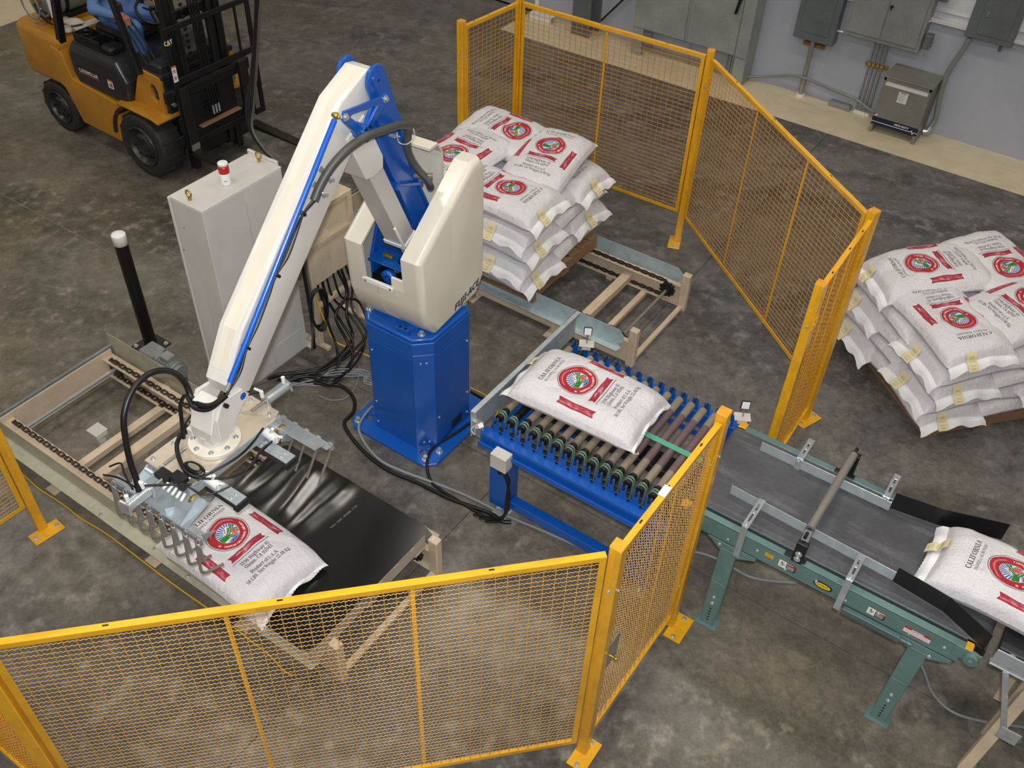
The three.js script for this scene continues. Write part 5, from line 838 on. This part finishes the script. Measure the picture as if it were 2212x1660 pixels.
// cables over the floor
const lay = (pts, r, y0 = 0) => pts.map(([x, z, y]) => [x, (y || 0) + y0 + r, z]);
const floorCable = (label, pts, r, m, group) => single('floor_cable', tube(lay(pts, r), r, pts.length * 10, 8), m, label, 'cable', group);
floorCable('thick black cable curving round the blue pedestal foot toward the roller conveyor', [[-4.3, -3.5], [-4.053, -3.607], [-3.936, -3.671], [-3.774, -3.627], [-3.68, -3.52], [-3.66, -3.4], [-3.55, -3.33], [-3.292, -3.25], [-3.1, -3.23], [-2.865, -3.26], [-2.6, -3.28], [-2.4, -3.32], [-2.285, -3.34], [-2.2, -3.33], [-2.15, -3.36]], .014, M.cable);
floorCable('light grey cable running from the blue pedestal to the green belt conveyor', [[-3.588, -3.627, .026], [-3.574, -3.525, .026], [-3.52, -3.4, .026], [-3.4, -3.33], [-3.2, -3.27], [-3.021, -3.282], [-2.822, -3.32], [-2.6, -3.36], [-2.408, -3.379], [-2.24, -3.386], [-1.962, -3.423], [-1.69, -3.457], [-1.4, -3.5], [-1.2, -3.7], [-1.055, -3.86], [-.926, -3.9], [-.807, -3.9], [-.67, -3.9], [-.55, -3.95], [-.413, -4.03]], .011, M.greycable);
floorCable('black cable crossing the blue base plate beside the roller conveyor', [[-3.114, -4.212], [-3.028, -4.205], [-2.92, -4.18, .026], [-2.9, -4.012, .026], [-2.93, -3.766, .026], [-2.97, -3.57, .026], [-2.93, -3.45, .026], [-2.8, -3.33], [-2.55, -3.3], [-2.348, -3.297], [-2.269, -3.302], [-2.17, -3.339]], .011, M.cable);
floorCable('yellow thin cable beside the blue base plate', [[-3.15, -4.25], [-3.0, -4.25], [-2.85, -4.2], [-2.8, -4.1], [-2.7, -4.2], [-2.62, -4.3]], .005, M.yellowcable);
floorCable('grey cable lying below the belt conveyor toward the feed conveyor', [[.253, -4.048], [.33, -3.985], [.433, -3.905], [.534, -3.775], [.642, -3.727], [.768, -3.748], [1.018, -3.868], [1.5, -4.1]], .009, M.greycable);
floorCable('yellow cable along the outer side of the chain conveyor by the fence', [[-5.23, -1.744], [-5.118, -1.74], [-5.009, -1.73], [-4.875, -1.72], [-4.659, -1.73], [-4.449, -1.725], [-4.224, -1.74], [-3.6, -1.73], [-3.076, -1.735], [-2.903, -1.73], [-2.701, -1.72], [-2.586, -1.7], [-2.53, -1.71]], .005, M.yellowcable);
floorCable('yellow cable hanging from the beige frame to the blue pedestal', [[-4.37, -3.93, .5], [-4.34, -3.95, .3], [-4.3, -4.0, .05], [-4.2, -4.04], [-4.0, -4.06], [-3.7, -4.05]], .006, M.yellowcable);
for (let k = 0; k < 7; k++) { const d = k * .022, e = (k * 37 % 11) * .012; floorCable(`loose black cable from the beige frame to the floor behind the cabinet`, [[-4.44 + e * .3, -4.02 - (k * 5 % 7) * .05, .56], [-4.4 + e * .6, -4.02 - (k * 5 % 7) * .05, .36], [-4.33 + rr(-.03, .06), -4.0 - (k * 3 % 7) * .05, .16 + e], [-4.26 + d + rr(-.05, .05), -3.98 - (k * 3 % 7) * .045, .03 + .02 * (k % 3)], [-4.18 + d + rr(-.04, .05), -3.86 - e, .012 * (k % 4)], [-4.2 + d * 1.4 + rr(-.04, .06), -3.74 + e, .012 * ((k + 1) % 4)], [-4.3 + e, -3.62 + d * .4, .016 * (k % 3)], [-4.4 + e, -3.5 + d * .5, .03 * (k % 2)], [-4.44, -3.4 - e * .3, .0]], .009 + .002 * (k % 2), M.cable, 'black cables behind the cabinet'); }
for (let k = 0; k < 9; k++) { const e = (k * 53 % 17) / 17, f = (k * 29 % 13) / 13; floorCable('thin grey cable in the loose heap beside the blue pedestal', [[-4.3 + .09 * e, -3.4 - .08 * f, .003 * k], [-4.17 + .06 * f, -3.52 - .12 * e, .003 * k], [-4.02 - .09 * f, -3.64 - .13 * e, .003 * k], [-3.98 + .13 * e, -3.82 - .1 * f, .002 * k], [-3.86 + .04 * f, -3.9 + .1 * f], [-3.7, -3.96 + .12 * e]], .0048, M.greycable, 'grey cable heap'); }
floorCable('thin grey cable loop lying apart from the heap beside the pedestal', [[-4.222, -3.5], [-4.193, -3.7], [-4.083, -3.86], [-3.958, -3.885], [-3.86, -3.75], [-3.83, -3.6], [-3.9, -3.52], [-4.006, -3.5]], .0045, M.greycable);
// ------------------------------------------------------------------ forklift with its driver
{
  const t = thing('forklift', 'yellow and black forklift truck with solid tyres and raised black mast', 'forklift', [-8.1, 0, -5.37]);
  const wheel = (x, r, z0, z1, n) => {
    const w = z1 - z0, zc = (z0 + z1) / 2, side = zc > 0 ? 1 : -1;
    const prof = [[r * .6, -w / 2 + .02], [r * .78, -w / 2], [r * .95, -w / 2 + .012], [r, -w / 2 + .04], [r, w / 2 - .04], [r * .95, w / 2 - .012], [r * .78, w / 2], [r * .6, w / 2 - .02]];
    const g = lathe(prof, 40); g.rotateX(Math.PI / 2); g.translate(x, r, zc); const o = part(t, 'tyre', g, M.tyre);
    const lugs = []; for (let k = 0; k < 26; k++) { const a = k / 26 * Math.PI * 2, b = bx(.035, .012, w * .42, 0, r + .001, 0, .003); b.translate(0, 0, (k % 2 ? 1 : -1) * w * .22); b.rotateZ(a); b.translate(x, r, zc); lugs.push(b); } const lg = part(o, 'tread', lugs, M.tyre); lg.userData.kind = 'stuff';
    const rim = lathe([[.0, .02], [r * .2, .02], [r * .22, .045], [r * .34, .045], [r * .42, -.01], [r * .52, -.01], [r * .57, .05], [r * .62, .055], [r * .62, .03]], 36); rim.rotateX(side > 0 ? Math.PI / 2 : -Math.PI / 2); rim.translate(x, r, zc + side * (w / 2 - .05)); part(t, 'rim', rim, M.charcoal);
    for (let k = 0; k < 6; k++) part(o, 'wheel_nut', bolt(x + r * .28 * Math.cos(k * 1.047), r + r * .28 * Math.sin(k * 1.047), zc + side * (w / 2 - .005), .011, .012, side > 0 ? 'z' : '-z'), M.steeldark);
  };
  wheel(.63, .32, .3, .57); wheel(.63, .32, -.57, -.3); wheel(-.74, .27, .28, .5); wheel(-.74, .27, -.5, -.28);
  const arcp = (cx, cy, r, a0, a1, n = 10) => Array.from({ length: n }, (_, i) => { const a = a0 + (a1 - a0) * i / (n - 1); return [cx + r * Math.cos(a), cy + r * Math.sin(a)]; });
  // counterweight
  const cw = [...arcp(-.98, .36, .16, Math.PI * .5, Math.PI, 8), ...arcp(-.98, -.36, .16, Math.PI, Math.PI * 1.5, 8), [-.36, -.53], [-.36, .53]].map(p => p);
  part(t, 'counterweight', prismY(cw, .57, 1.08, .06), M.truckyellow); part(t, 'counterweight_foot', prismY(cw.map(([x, z]) => [x * .98 - .02, z * .6]), .3, .58, .03), M.truckyellow); part(t, 'counterweight_seam', bb(-.375, -.365, .6, 1.0, .528, .532, .001), M.truckdark);
  part(t, 'hood_cover', [bb(-1.0, -.36, 1.08, 1.1, -.34, .34, .008), bb(-.7, -.64, 1.1, 1.115, -.34, .34, .004), bb(-.85, -.45, 1.1, 1.106, -.1, .1, .002)], M.truckyellow); part(t, 'hood_strip', bb(-.46, -.36, 1.1, 1.112, -.3, .3, .003), M.lightgrey);
  for (const s of [1, -1]) {
    part(t, 'side_frame', prism([[-.52, .62], [-.44, .58], [-.3, .26], [.28, .24], [.34, .36], [.34, .66], [.12, .69], [-.28, .73], [-.36, .98], [-.5, 1.0]], s > 0 ? .4 : -.54, s > 0 ? .54 : -.4, .012), M.truckyellow);
    part(t, 'step', [bb(.1, .33, .3, .31, s * .4, s * .53, .003)], M.truckdark);
    part(t, 'mud_guard', prism([...arcp(.63, .32, .37, Math.PI * .98, Math.PI * .62, 10), ...arcp(.63, .32, .4, Math.PI * .62, Math.PI * .98, 10)].map(p => p), s > 0 ? .3 : -.57, s > 0 ? .57 : -.3, .003), M.charcoal);
    part(t, 'fender', prism([[.42, .7], [.9, .68], [.98, .66], [.98, .675], [.9, .7], [.42, .72]], s > 0 ? .28 : -.58, s > 0 ? .58 : -.28, .003), M.truckyellow);
    part(t, 'cowl_side', prism([[.5, .7], [.93, .68], [.96, 1.06], [.7, 1.08], [.62, .95]], s > 0 ? .4 : -.44, s > 0 ? .44 : -.4, .006, [[...circ(.84, .88, .055, 14)].map(p => [p[0], (p[1] - .88) * 1.6 + .88]).reverse()]), M.truckyellow);
    part(t, 'tilt_cylinder', [cyl([.72, .84, s * .36], [.9, .8, s * .36], .035, 16), cyl([.9, .8, s * .36], [1.0, .78, s * .36], .02, 12)], M.elecmid);
    part(t, 'front_pillar', beam([.73, 1.04, s * .46], [.4, 2.12, s * .42], .05, .05, [0, 0, 1], .004), M.black); part(t, 'rear_pillar', beam([-.4, 1.0, s * .47], [-.2, 2.12, s * .42], .06, .07, [0, 0, 1], .004), M.black);
    part(t, 'guard_rail', beam([.4, 2.12, s * .42], [-.2, 2.12, s * .42], .05, .05), M.black);
  }
  for (let k = 0; k < 6; k++) part(t, 'roof_bar', bb(-.18 + k * .11, -.15 + k * .11, 2.1, 2.14, -.4, .4, .003), M.black);
  part(t, 'chassis', bb(-.9, .9, .26, .58, -.28, .28, .01), M.truckdark); part(t, 'axle', cyl([.63, .32, -.32], [.63, .32, .32], .08, 16), M.truckdark); part(t, 'axle', cyl([-.74, .27, -.3], [-.74, .27, .3], .06, 16), M.truckdark);
  // dark rounded hood under the seat
  const hood = prism([[-.27, .8], [-.2, .68], [.44, .66], [.52, .72], [.54, .9], [.44, 1.08], [-.2, 1.1], [-.27, 1.02]], -.53, .53, .075); const hd = part(t, 'engine_hood', hood, M.truckdark, 'glossy dark grey engine hood');
  const word = (s, w, h, extra) => printMat(w, h, (c) => { c.fillStyle = '#1f2126'; c.fillRect(0, 0, w, h); extra(c); });
  sticker(hd, 'name_decal', .32, .078, word('', 640, 156, c => { c.fillStyle = '#e8e8e6'; c.font = 'bold 104px sans-serif'; c.fillText('CATERPILLAR', 30, 104, 560); c.fillStyle = '#e0a020'; c.beginPath(); c.moveTo(84, 104); c.lineTo(112, 68); c.lineTo(140, 104); c.fill(); c.fillStyle = '#c03a2a'; c.fillRect(0, 124, 640, 14); }), [.02, .86, .5315], [0, 0, 0]);
  sticker(hd, 'safety_decal', .075, .085, printMat(150, 170, (c, w, h) => { c.fillStyle = '#e6e2de'; c.fillRect(0, 0, w, h); c.fillStyle = '#d07020'; c.fillRect(0, 0, w, 36); c.fillStyle = '#222'; c.beginPath(); c.arc(98, 84, 22, 0, 7); c.fill(); c.fillRect(80, 104, 40, 44); c.fillStyle = '#a02430'; c.beginPath(); c.arc(48, 88, 18, 0, 7); c.fill(); c.fillRect(30, 110, 36, 40); }), [.33, .85, .5315], [0, 0, 0]);
  part(t, 'side_console', [bb(-.22, .16, 1.08, 1.1, .26, .44, .004), bb(-.22, -.205, 1.1, 1.17, .26, .44, .004), bb(-.205, .16, 1.1, 1.17, .425, .44, .004), bb(-.205, .16, 1.1, 1.17, .26, .275, .004), bb(.02, .035, 1.1, 1.17, .275, .425, .003), bb(.16, .32, 1.07, 1.15, .27, .44, .025)], M.black); part(t, 'cup_ring', pipe([-.13, 1.15, .35], [-.13, 1.17, .35], .06, .05), M.black);
  part(t, 'seat_cushion', bb(-.2, .26, 1.08, 1.2, -.22, .22, .04), M.seat); part(t, 'seat_back', [beam([-.22, 1.15, 0], [-.34, 1.7, 0], .44, .1, [0, 0, 1], .03)].map(g => g), M.seat);
  part(t, 'floor_plate', [bb(.34, .95, .62, .64, -.4, .4, .004), ...[0, 1, 2, 3, 4].map(k => bb(.38, .58, .7, .708, .3 + k * .03, .315 + k * .03, .002))], M.truckdark);
  part(t, 'dashboard', [bb(.78, .95, .64, 1.15, -.4, .4, .02), bb(.7, .98, 1.03, 1.08, -.43, .43, .01)], M.truckdark);
  part(t, 'steering_wheel', [new THREE.TorusGeometry(.15, .013, 10, 36).rotateX(1.05).rotateY(-Math.PI / 2).translate(.5, 1.42, .02), beam([.36, 1.42, .02], [.64, 1.42, .02], .02, .012), cyl([.5, 1.42, .02], [.5, 1.46, .02], .03, 14)], M.black); part(t, 'steering_column', cyl([.78, 1.0, .02], [.5, 1.42, .02], .035, 14), M.truckdark);
  for (const [z, x] of [[.32, .47], [.27, .5], [.22, .53]]) part(t, 'control_lever', [tube([[.66, 1.06, z], [.6, 1.16, z], [.52, 1.28, z], [x - .08, 1.35, z], [x - .12, 1.37, z]], .009, 24, 7), new THREE.SphereGeometry(.017, 10, 8).translate(x - .12, 1.37, z)], M.black);
  // mast and carriage
  for (const s of [1, -1]) {
    part(t, 'mast_channel', [bb(.96, 1.04, .1, 2.3, s * .3 - .008, s * .3 + .008, .002), bb(.96, .972, .1, 2.3, s * .3 - s * .06, s * .3, .002), bb(1.028, 1.04, .1, 2.3, s * .3 - s * .06, s * .3, .002)], M.black); part(t, 'inner_channel', [bb(.97, 1.03, .2, 2.35, s * .22 - .007, s * .22 + .007, .002), bb(1.018, 1.03, .2, 2.35, s * .17, s * .22, .002)], M.steeldark);
    part(t, 'lift_cylinder', cyl([.93, .15, s * .24], [.93, 2.2, s * .24], .03, 14), M.black); const c = part(t, 'lift_chain', Array.from({ length: 26 }, (_, i) => bx(.014, .03, .034, 1.0, .8 + i * .055, s * .08, .003)), M.steeldark); c.userData.kind = 'stuff';
    const z = s > 0 ? .33 : -.39; const f = part(t, 'fork', [bb(1.09, 1.135, .33, .98, z - .05, z + .05, .004), prism([[1.09, .31], [1.99, .322], [1.99, .328], [1.2, .36], [1.09, .36]], z - .05, z + .05, .003)], M.steeldark, 'dark steel fork');
    part(t, 'fork_heel', bb(1.134, 1.138, .36, .42, z - .048, z + .048, .001), M.steel);
  }
  part(t, 'mast_crossbar', [bb(.95, 1.0, .2, .32, -.3, .3, .004), bb(.95, .99, 1.5, 1.58, -.3, .3, .004), bb(.95, .99, 2.2, 2.28, -.3, .3, .004)].slice(0, 1), M.black); part(t, 'mast_crossbar', bb(.95, .99, 1.5, 1.58, -.3, .3, .004), M.black);
  part(t, 'carriage_bar', bb(1.05, 1.09, .42, .52, -.5, .5, .004), M.black); part(t, 'carriage_bar', bb(1.05, 1.09, .86, .97, -.5, .5, .004), M.black); part(t, 'carriage_notch', bb(1.09, 1.1, .93, .97, -.44, .44, .003), M.steeldark);
  part(t, 'carriage_plate', [bb(1.04, 1.06, .42, .96, .1, .3, .003)], M.black); part(t, 'carriage_plate', [bb(1.04, 1.06, .42, .96, -.3, -.1, .003)], M.black); part(t, 'dirt_ledge', bb(1.06, 1.12, .52, .535, -.3, .2, .003), M.wood);
  const ld = (z0, z1) => prismX([[z0, .38], [z1, .38], [z1, 1.53], [z0, 1.53]], 1.09, 1.11, .003, [[[z0 + .05, .44], [z0 + .05, 1.0], [z1 - .05, 1.0], [z1 - .05, .44]], [[z0 + .05, 1.06], [z0 + .05, 1.48], [z1 - .05, 1.48], [z1 - .05, 1.06]]]);
  const lb = part(t, 'load_backrest', ld(-.6, .4), M.black); for (const z of [-.42, -.25, -.1, .06, .22]) part(lb, 'backrest_bar', bb(1.092, 1.108, 1.06, 1.49, z - .012, z + .012, .002), M.black);
  sticker(lb, 'brand_decal', .1, .08, printMat(160, 128, (c, w, h) => { c.fillStyle = '#17171a'; c.fillRect(0, 0, w, h); c.fillStyle = '#ececec'; c.font = 'bold 84px sans-serif'; c.fillText('CAT', 6, 84, 148); c.fillStyle = '#e0a020'; c.beginPath(); c.moveTo(44, 96); c.lineTo(80, 52); c.lineTo(116, 96); c.fill(); }), [1.1125, 1.4, .37], [0, Math.PI / 2, 0]); sticker(lb, 'warning_decal', .05, .15, printMat(80, 240, (c, w, h) => { c.fillStyle = '#e6e2de'; c.fillRect(0, 0, w, h); c.fillStyle = '#d07020'; c.fillRect(0, 0, w, 28); c.strokeStyle = '#b03040'; c.lineWidth = 6; for (const y of [80, 180]) { c.beginPath(); c.arc(40, y, 28, 0, 7); c.moveTo(20, y - 20); c.lineTo(60, y + 20); c.stroke(); c.fillStyle = '#222'; c.fillRect(30, y - 12, 20, 26); } }), [1.1125, 1.12, .372], [0, Math.PI / 2, 0]);
  for (let k = 0; k < 4; k++) part(t, 'hydraulic_hose', tube([[1.0, 2.2, -.05 + k * .03], [1.06, 1.4, -.06 + k * .03], [1.08, .9, -.04 + k * .025], [1.09, .66, -.06 + k * .035], [1.07, .55, -.05 + k * .03]], .011, 40, 7), M.cable);
  part(t, 'hose_fitting', [0, 1, 2].map(k => cyl([1.11, .6, -.04 + k * .035], [1.11, .68, -.04 + k * .035], .01, 8)), M.zinc);
  const tank = lathe([[0, -.36], [.1, -.345], [.15, -.3], [.16, -.25], [.16, .25], [.15, .3], [.1, .345], [0, .36]], 36); tank.rotateX(Math.PI / 2); tank.translate(-.78, 1.29, -.02); part(t, 'gas_tank', tank, M.elecmid, 'grey gas tank'); part(t, 'tank_collar', [pipe([-.78, 1.29, .32], [-.78, 1.29, .36], .15, .135, 32), pipe([-.78, 1.29, .44], [-.78, 1.29, .452], .14, .126, 32), beam([-.78, 1.42, .33], [-.78, 1.42, .45], .04, .01), beam([-.78, 1.16, .33], [-.78, 1.16, .45], .04, .01)], M.elecmid); part(t, 'tank_valve', [cyl([-.78, 1.29, .34], [-.78, 1.29, .41], .022, 12)], M.gold);
  for (const z of [-.2, .16]) part(t, 'tank_strap', pipe([-.78, 1.29, z - .02], [-.78, 1.29, z + .02], .166, .158, 32), M.black); part(t, 'tank_bracket', bb(-.92, -.64, 1.1, 1.16, -.3, .3, .01), M.black);
  part(t, 'extinguisher', [cyl([-.46, 1.17, .42], [-.46, 1.25, .42], .034, 18)], M.red, 'red bottom of a white canister'); part(t, 'canister', [cyl([-.46, 1.25, .42], [-.46, 1.48, .42], .032, 18)], M.plastwhite);
  part(t, 'gas_hose', tube([[-.78, 1.29, .41], [-.7, 1.2, .42], [-.6, 1.14, .4], [-.45, 1.12, .3], [-.4, 1.12, .2]], .011, 30, 7), M.cable);
  // gloves left on the hood
  const gl = thing('work_gloves', 'crumpled white and red work gloves lying on the yellow forklift hood', 'gloves', [-8.62, 1.1, -5.16]);
  const blob = (x, z, a, l, w, h) => { const g = new THREE.SphereGeometry(1, 18, 12), p = g.attributes.position; for (let i = 0; i < p.count; i++) { const q = 1 + .5 * (fbm(p.getX(i) * 2 + x * 9, p.getZ(i) * 2 + p.getY(i) + 7, 3) - .5); p.setXYZ(i, p.getX(i) * l * q, Math.max(0, p.getY(i) * h * q + h * .4), p.getZ(i) * w * q); } g.rotateY(a); g.translate(x, .001, z); g.computeVertexNormals(); return g; };
  part(gl, 'palm', blob(.02, 0, .3, .1, .07, .035), M.rag); part(gl, 'cuff', blob(-.1, .03, .5, .05, .06, .03), M.rag); part(gl, 'palm', blob(.09, .14, -.4, .08, .05, .03), M.rag); part(gl, 'red_cuff', blob(-.06, .12, .2, .06, .04, .025), M.red);
}
// driver: one continuous body, coloured by region
function fieldMesh(min, max, res, sdf, colour) {
  const mc = new MarchingCubes(res, new THREE.MeshBasicMaterial(), false, false, 200000), f = mc.field, S = Math.max(max[0] - min[0], max[1] - min[1], max[2] - min[2]) / 2 * 1.06, c = [0, 1, 2].map(i => (min[i] + max[i]) / 2), half = res / 2;
  for (let k = 0; k < res; k++) for (let j = 0; j < res; j++) for (let i = 0; i < res; i++) f[i + j * res + k * res * res] = -sdf((i - half) / half * S + c[0], (j - half) / half * S + c[1], (k - half) / half * S + c[2]);
  mc.isolation = 0; mc.update(); const n = mc.count, p = mc.positionArray.slice(0, n * 3), col = new Float32Array(n * 3), g = new THREE.BufferGeometry();
  for (let i = 0; i < n; i++) { p[3 * i] = p[3 * i] * S + c[0]; p[3 * i + 1] = p[3 * i + 1] * S + c[1]; p[3 * i + 2] = p[3 * i + 2] * S + c[2]; const q = colour(p[3 * i], p[3 * i + 1], p[3 * i + 2]); col.set([q.r, q.g, q.b], 3 * i); }
  g.setAttribute('position', new THREE.BufferAttribute(p, 3)); g.setAttribute('color', new THREE.BufferAttribute(col, 3)); 
  // smooth normals from the field
  const nn = new Float32Array(n * 3), e = .003; for (let i = 0; i < n; i++) { const x = p[3 * i], y = p[3 * i + 1], z = p[3 * i + 2]; const v = V(sdf(x + e, y, z) - sdf(x - e, y, z), sdf(x, y + e, z) - sdf(x, y - e, z), sdf(x, y, z + e) - sdf(x, y, z - e)).normalize(); nn.set([v.x, v.y, v.z], 3 * i); } g.setAttribute('normal', new THREE.BufferAttribute(nn, 3));
  for (let i = 0; i < n; i += 3) { const a = V(p[3 * i], p[3 * i + 1], p[3 * i + 2]), b = V(p[3 * i + 3], p[3 * i + 4], p[3 * i + 5]), d = V(p[3 * i + 6], p[3 * i + 7], p[3 * i + 8]); const fn = b.clone().sub(a).cross(d.clone().sub(a)); if (fn.dot(V(nn[3 * i], nn[3 * i + 1], nn[3 * i + 2])) < 0) for (const A of [p, col, nn]) for (let k = 0; k < 3; k++) { const q = A[3 * i + 3 + k]; A[3 * i + 3 + k] = A[3 * i + 6 + k]; A[3 * i + 6 + k] = q; } }
  return g;
}
const capsule = (x, y, z, [ax, ay, az, ar], [bx_, by, bz, br]) => { const px = x - ax, py = y - ay, pz = z - az, dx = bx_ - ax, dy = by - ay, dz = bz - az, h = clampN((px * dx + py * dy + pz * dz) / (dx * dx + dy * dy + dz * dz + 1e-9)); return Math.hypot(px - dx * h, py - dy * h, pz - dz * h) - (ar + (br - ar) * h); };
const smin = (a, b, k) => { const h = clampN(.5 + .5 * (b - a) / k); return b + (a - b) * h - k * h * (1 - h); };
{
  const root = thing('person', 'person in blue work shirt and jeans seated on the forklift, hand on lever', 'person', [-8.1, 0, -5.37]);
  const B = [[[-.06, 1.27, .09, .12], [-.06, 1.27, -.09, .12]], [[-.06, 1.28, 0, .14], [-.1, 1.52, 0, .145]], [[-.1, 1.52, .1, .115], [-.1, 1.52, -.1, .115]], [[-.1, 1.68, .17, .065], [-.1, 1.68, -.17, .065]], [[-.1, 1.66, 0, .1], [-.08, 1.78, 0, .055]],
    [[-.03, 1.25, .1, .1], [.36, 1.27, .17, .075]], [[.36, 1.27, .17, .072], [.44, .78, .17, .05]], [[.42, .75, .17, .045], [.6, .69, .17, .038]], [[-.03, 1.25, -.1, .1], [.38, 1.27, -.17, .075]], [[.38, 1.27, -.17, .072], [.48, .78, -.17, .05]], [[.46, .75, -.17, .045], [.64, .69, -.17, .038]],
    [[-.1, 1.66, .2, .062], [.02, 1.4, .3, .05]], [[.02, 1.4, .3, .05], [.28, 1.4, .27, .034]], [[-.1, 1.66, -.2, .062], [.08, 1.44, -.27, .05]], [[.08, 1.44, -.27, .05], [.36, 1.46, -.12, .034]]];
  const body = (x, y, z) => { let d = 9; for (const [a, b] of B) d = smin(d, capsule(x, y, z, a, b), .035); return d + .006 * (fbm(x * 14 + z * 9, y * 14, 2) - .5); };
  const shirt = new THREE.Color(0x5d80b4), jeans = new THREE.Color(0x41639f), skin = new THREE.Color(0xa9714f), shoe = new THREE.Color(0x2a2320), hair = new THREE.Color(0x201814);
  const col = (x, y, z) => y < .76 ? shoe : (x > .29 && y > 1.36 && Math.abs(z) > .06) ? skin : y > 1.73 ? skin : (y < 1.3 && x > -.01) || y < 1.24 ? jeans : shirt;
  const g1 = fieldMesh([-.3, .62, -.4], [.72, 1.85, .4], 96, body, col);
  // head
  const H = [-.04, 1.93, 0]; const head = (x, y, z) => { let d = Math.hypot((x - H[0] + .01) / .095, (y - H[1] - .02) / .115, (z - H[2]) / .078); d = (d - 1) * .085; d = smin(d, capsule(x, y, z, [H[0] + .03, H[1] - .06, 0, .052], [H[0] + .05, H[1] - .09, 0, .035]), .03); d = smin(d, capsule(x, y, z, [H[0] - .02, H[1] - .08, 0, .05], [-.08, 1.76, 0, .055]), .03); d = smin(d, capsule(x, y, z, [H[0] + .08, H[1] + .015, 0, .012], [H[0] + .105, H[1] - .02, 0, .014]), .012); for (const s of [1, -1]) { d = smin(d, capsule(x, y, z, [H[0] - .01, H[1] + .01, s * .08, .014], [H[0] - .005, H[1] - .025, s * .078, .01]), .01); d = Math.max(d, -capsule(x, y, z, [H[0] + .098, H[1] + .018, s * .032, .012], [H[0] + .1, H[1] + .018, s * .036, .012])); } d = Math.max(d, -capsule(x, y, z, [H[0] + .098, H[1] - .058, -.02, .005], [H[0] + .098, H[1] - .058, .02, .005])); return d; };
  const g2 = fieldMesh([-.16, 1.74, -.12], [.1, 2.07, .12], 72, head, (x, y, z) => (y > H[1] + .06 && x < H[0] + .075) || (x < H[0] - .03 && y > H[1] - .04) ? hair : skin);
  // hands: palm, four fingers and a thumb closed over lever and wheel
  const hand = (o, s, bend) => { const F = []; const P = (a, b, c) => [o[0] + a, o[1] + b, o[2] + c * s]; F.push([[...P(-.05, .0, 0), .03], [...P(.03, .01, 0), .032]], [[...P(-.01, .005, -.022), .022], [...P(.035, .01, .026), .02]]); [[-.03, .068], [-.01, .078], [.01, .074], [.03, .06]].forEach(([z, l], i) => { const k = P(.045, .012, z), m = P(.045 + l * .5, .004, z), e = P(.045 + l * .62, -.03 - .3 * bend * l, z); F.push([[...k, .0105], [...m, .0095]], [[...m, .0095], [...e, .0085]]); }); const t0 = P(-.015, -.005, -.03), t1 = P(.03, -.018, -.052), t2 = P(.058, -.032, -.046); F.push([[...t0, .014], [...t1, .011]], [[...t1, .011], [...t2, .009]]); const sdf = (x, y, z) => { let d = 9; F.forEach(([a, b], i) => { d = smin(d, capsule(x, y, z, a, b), i < 2 ? .02 : .006); }); return d; }; return fieldMesh([o[0] - .09, o[1] - .09, o[2] - .08], [o[0] + .13, o[1] + .06, o[2] + .08], 64, sdf, () => skin); };
  const g3 = hand([.35, 1.405, .27], 1, 1), g4 = hand([.42, 1.465, -.11], -1, 1);
  const all = mergeGeometries([g1, g2, g3, g4]); const bm = mesh('body', all, new THREE.MeshStandardMaterial({ vertexColors: true, roughness: .85 })); root.add(bm);
  part(root, 'belt', new THREE.TorusGeometry(.135, .016, 8, 36).rotateX(Math.PI / 2).scale(.95, 1.2, 1.35).translate(-.07, 1.33, 0), M.black); part(root, 'pouch', bb(.05, .12, 1.3, 1.42, .06, .13, .015), M.pouch, 'brown leather pouch');
}
renderer.render(scene, camera);
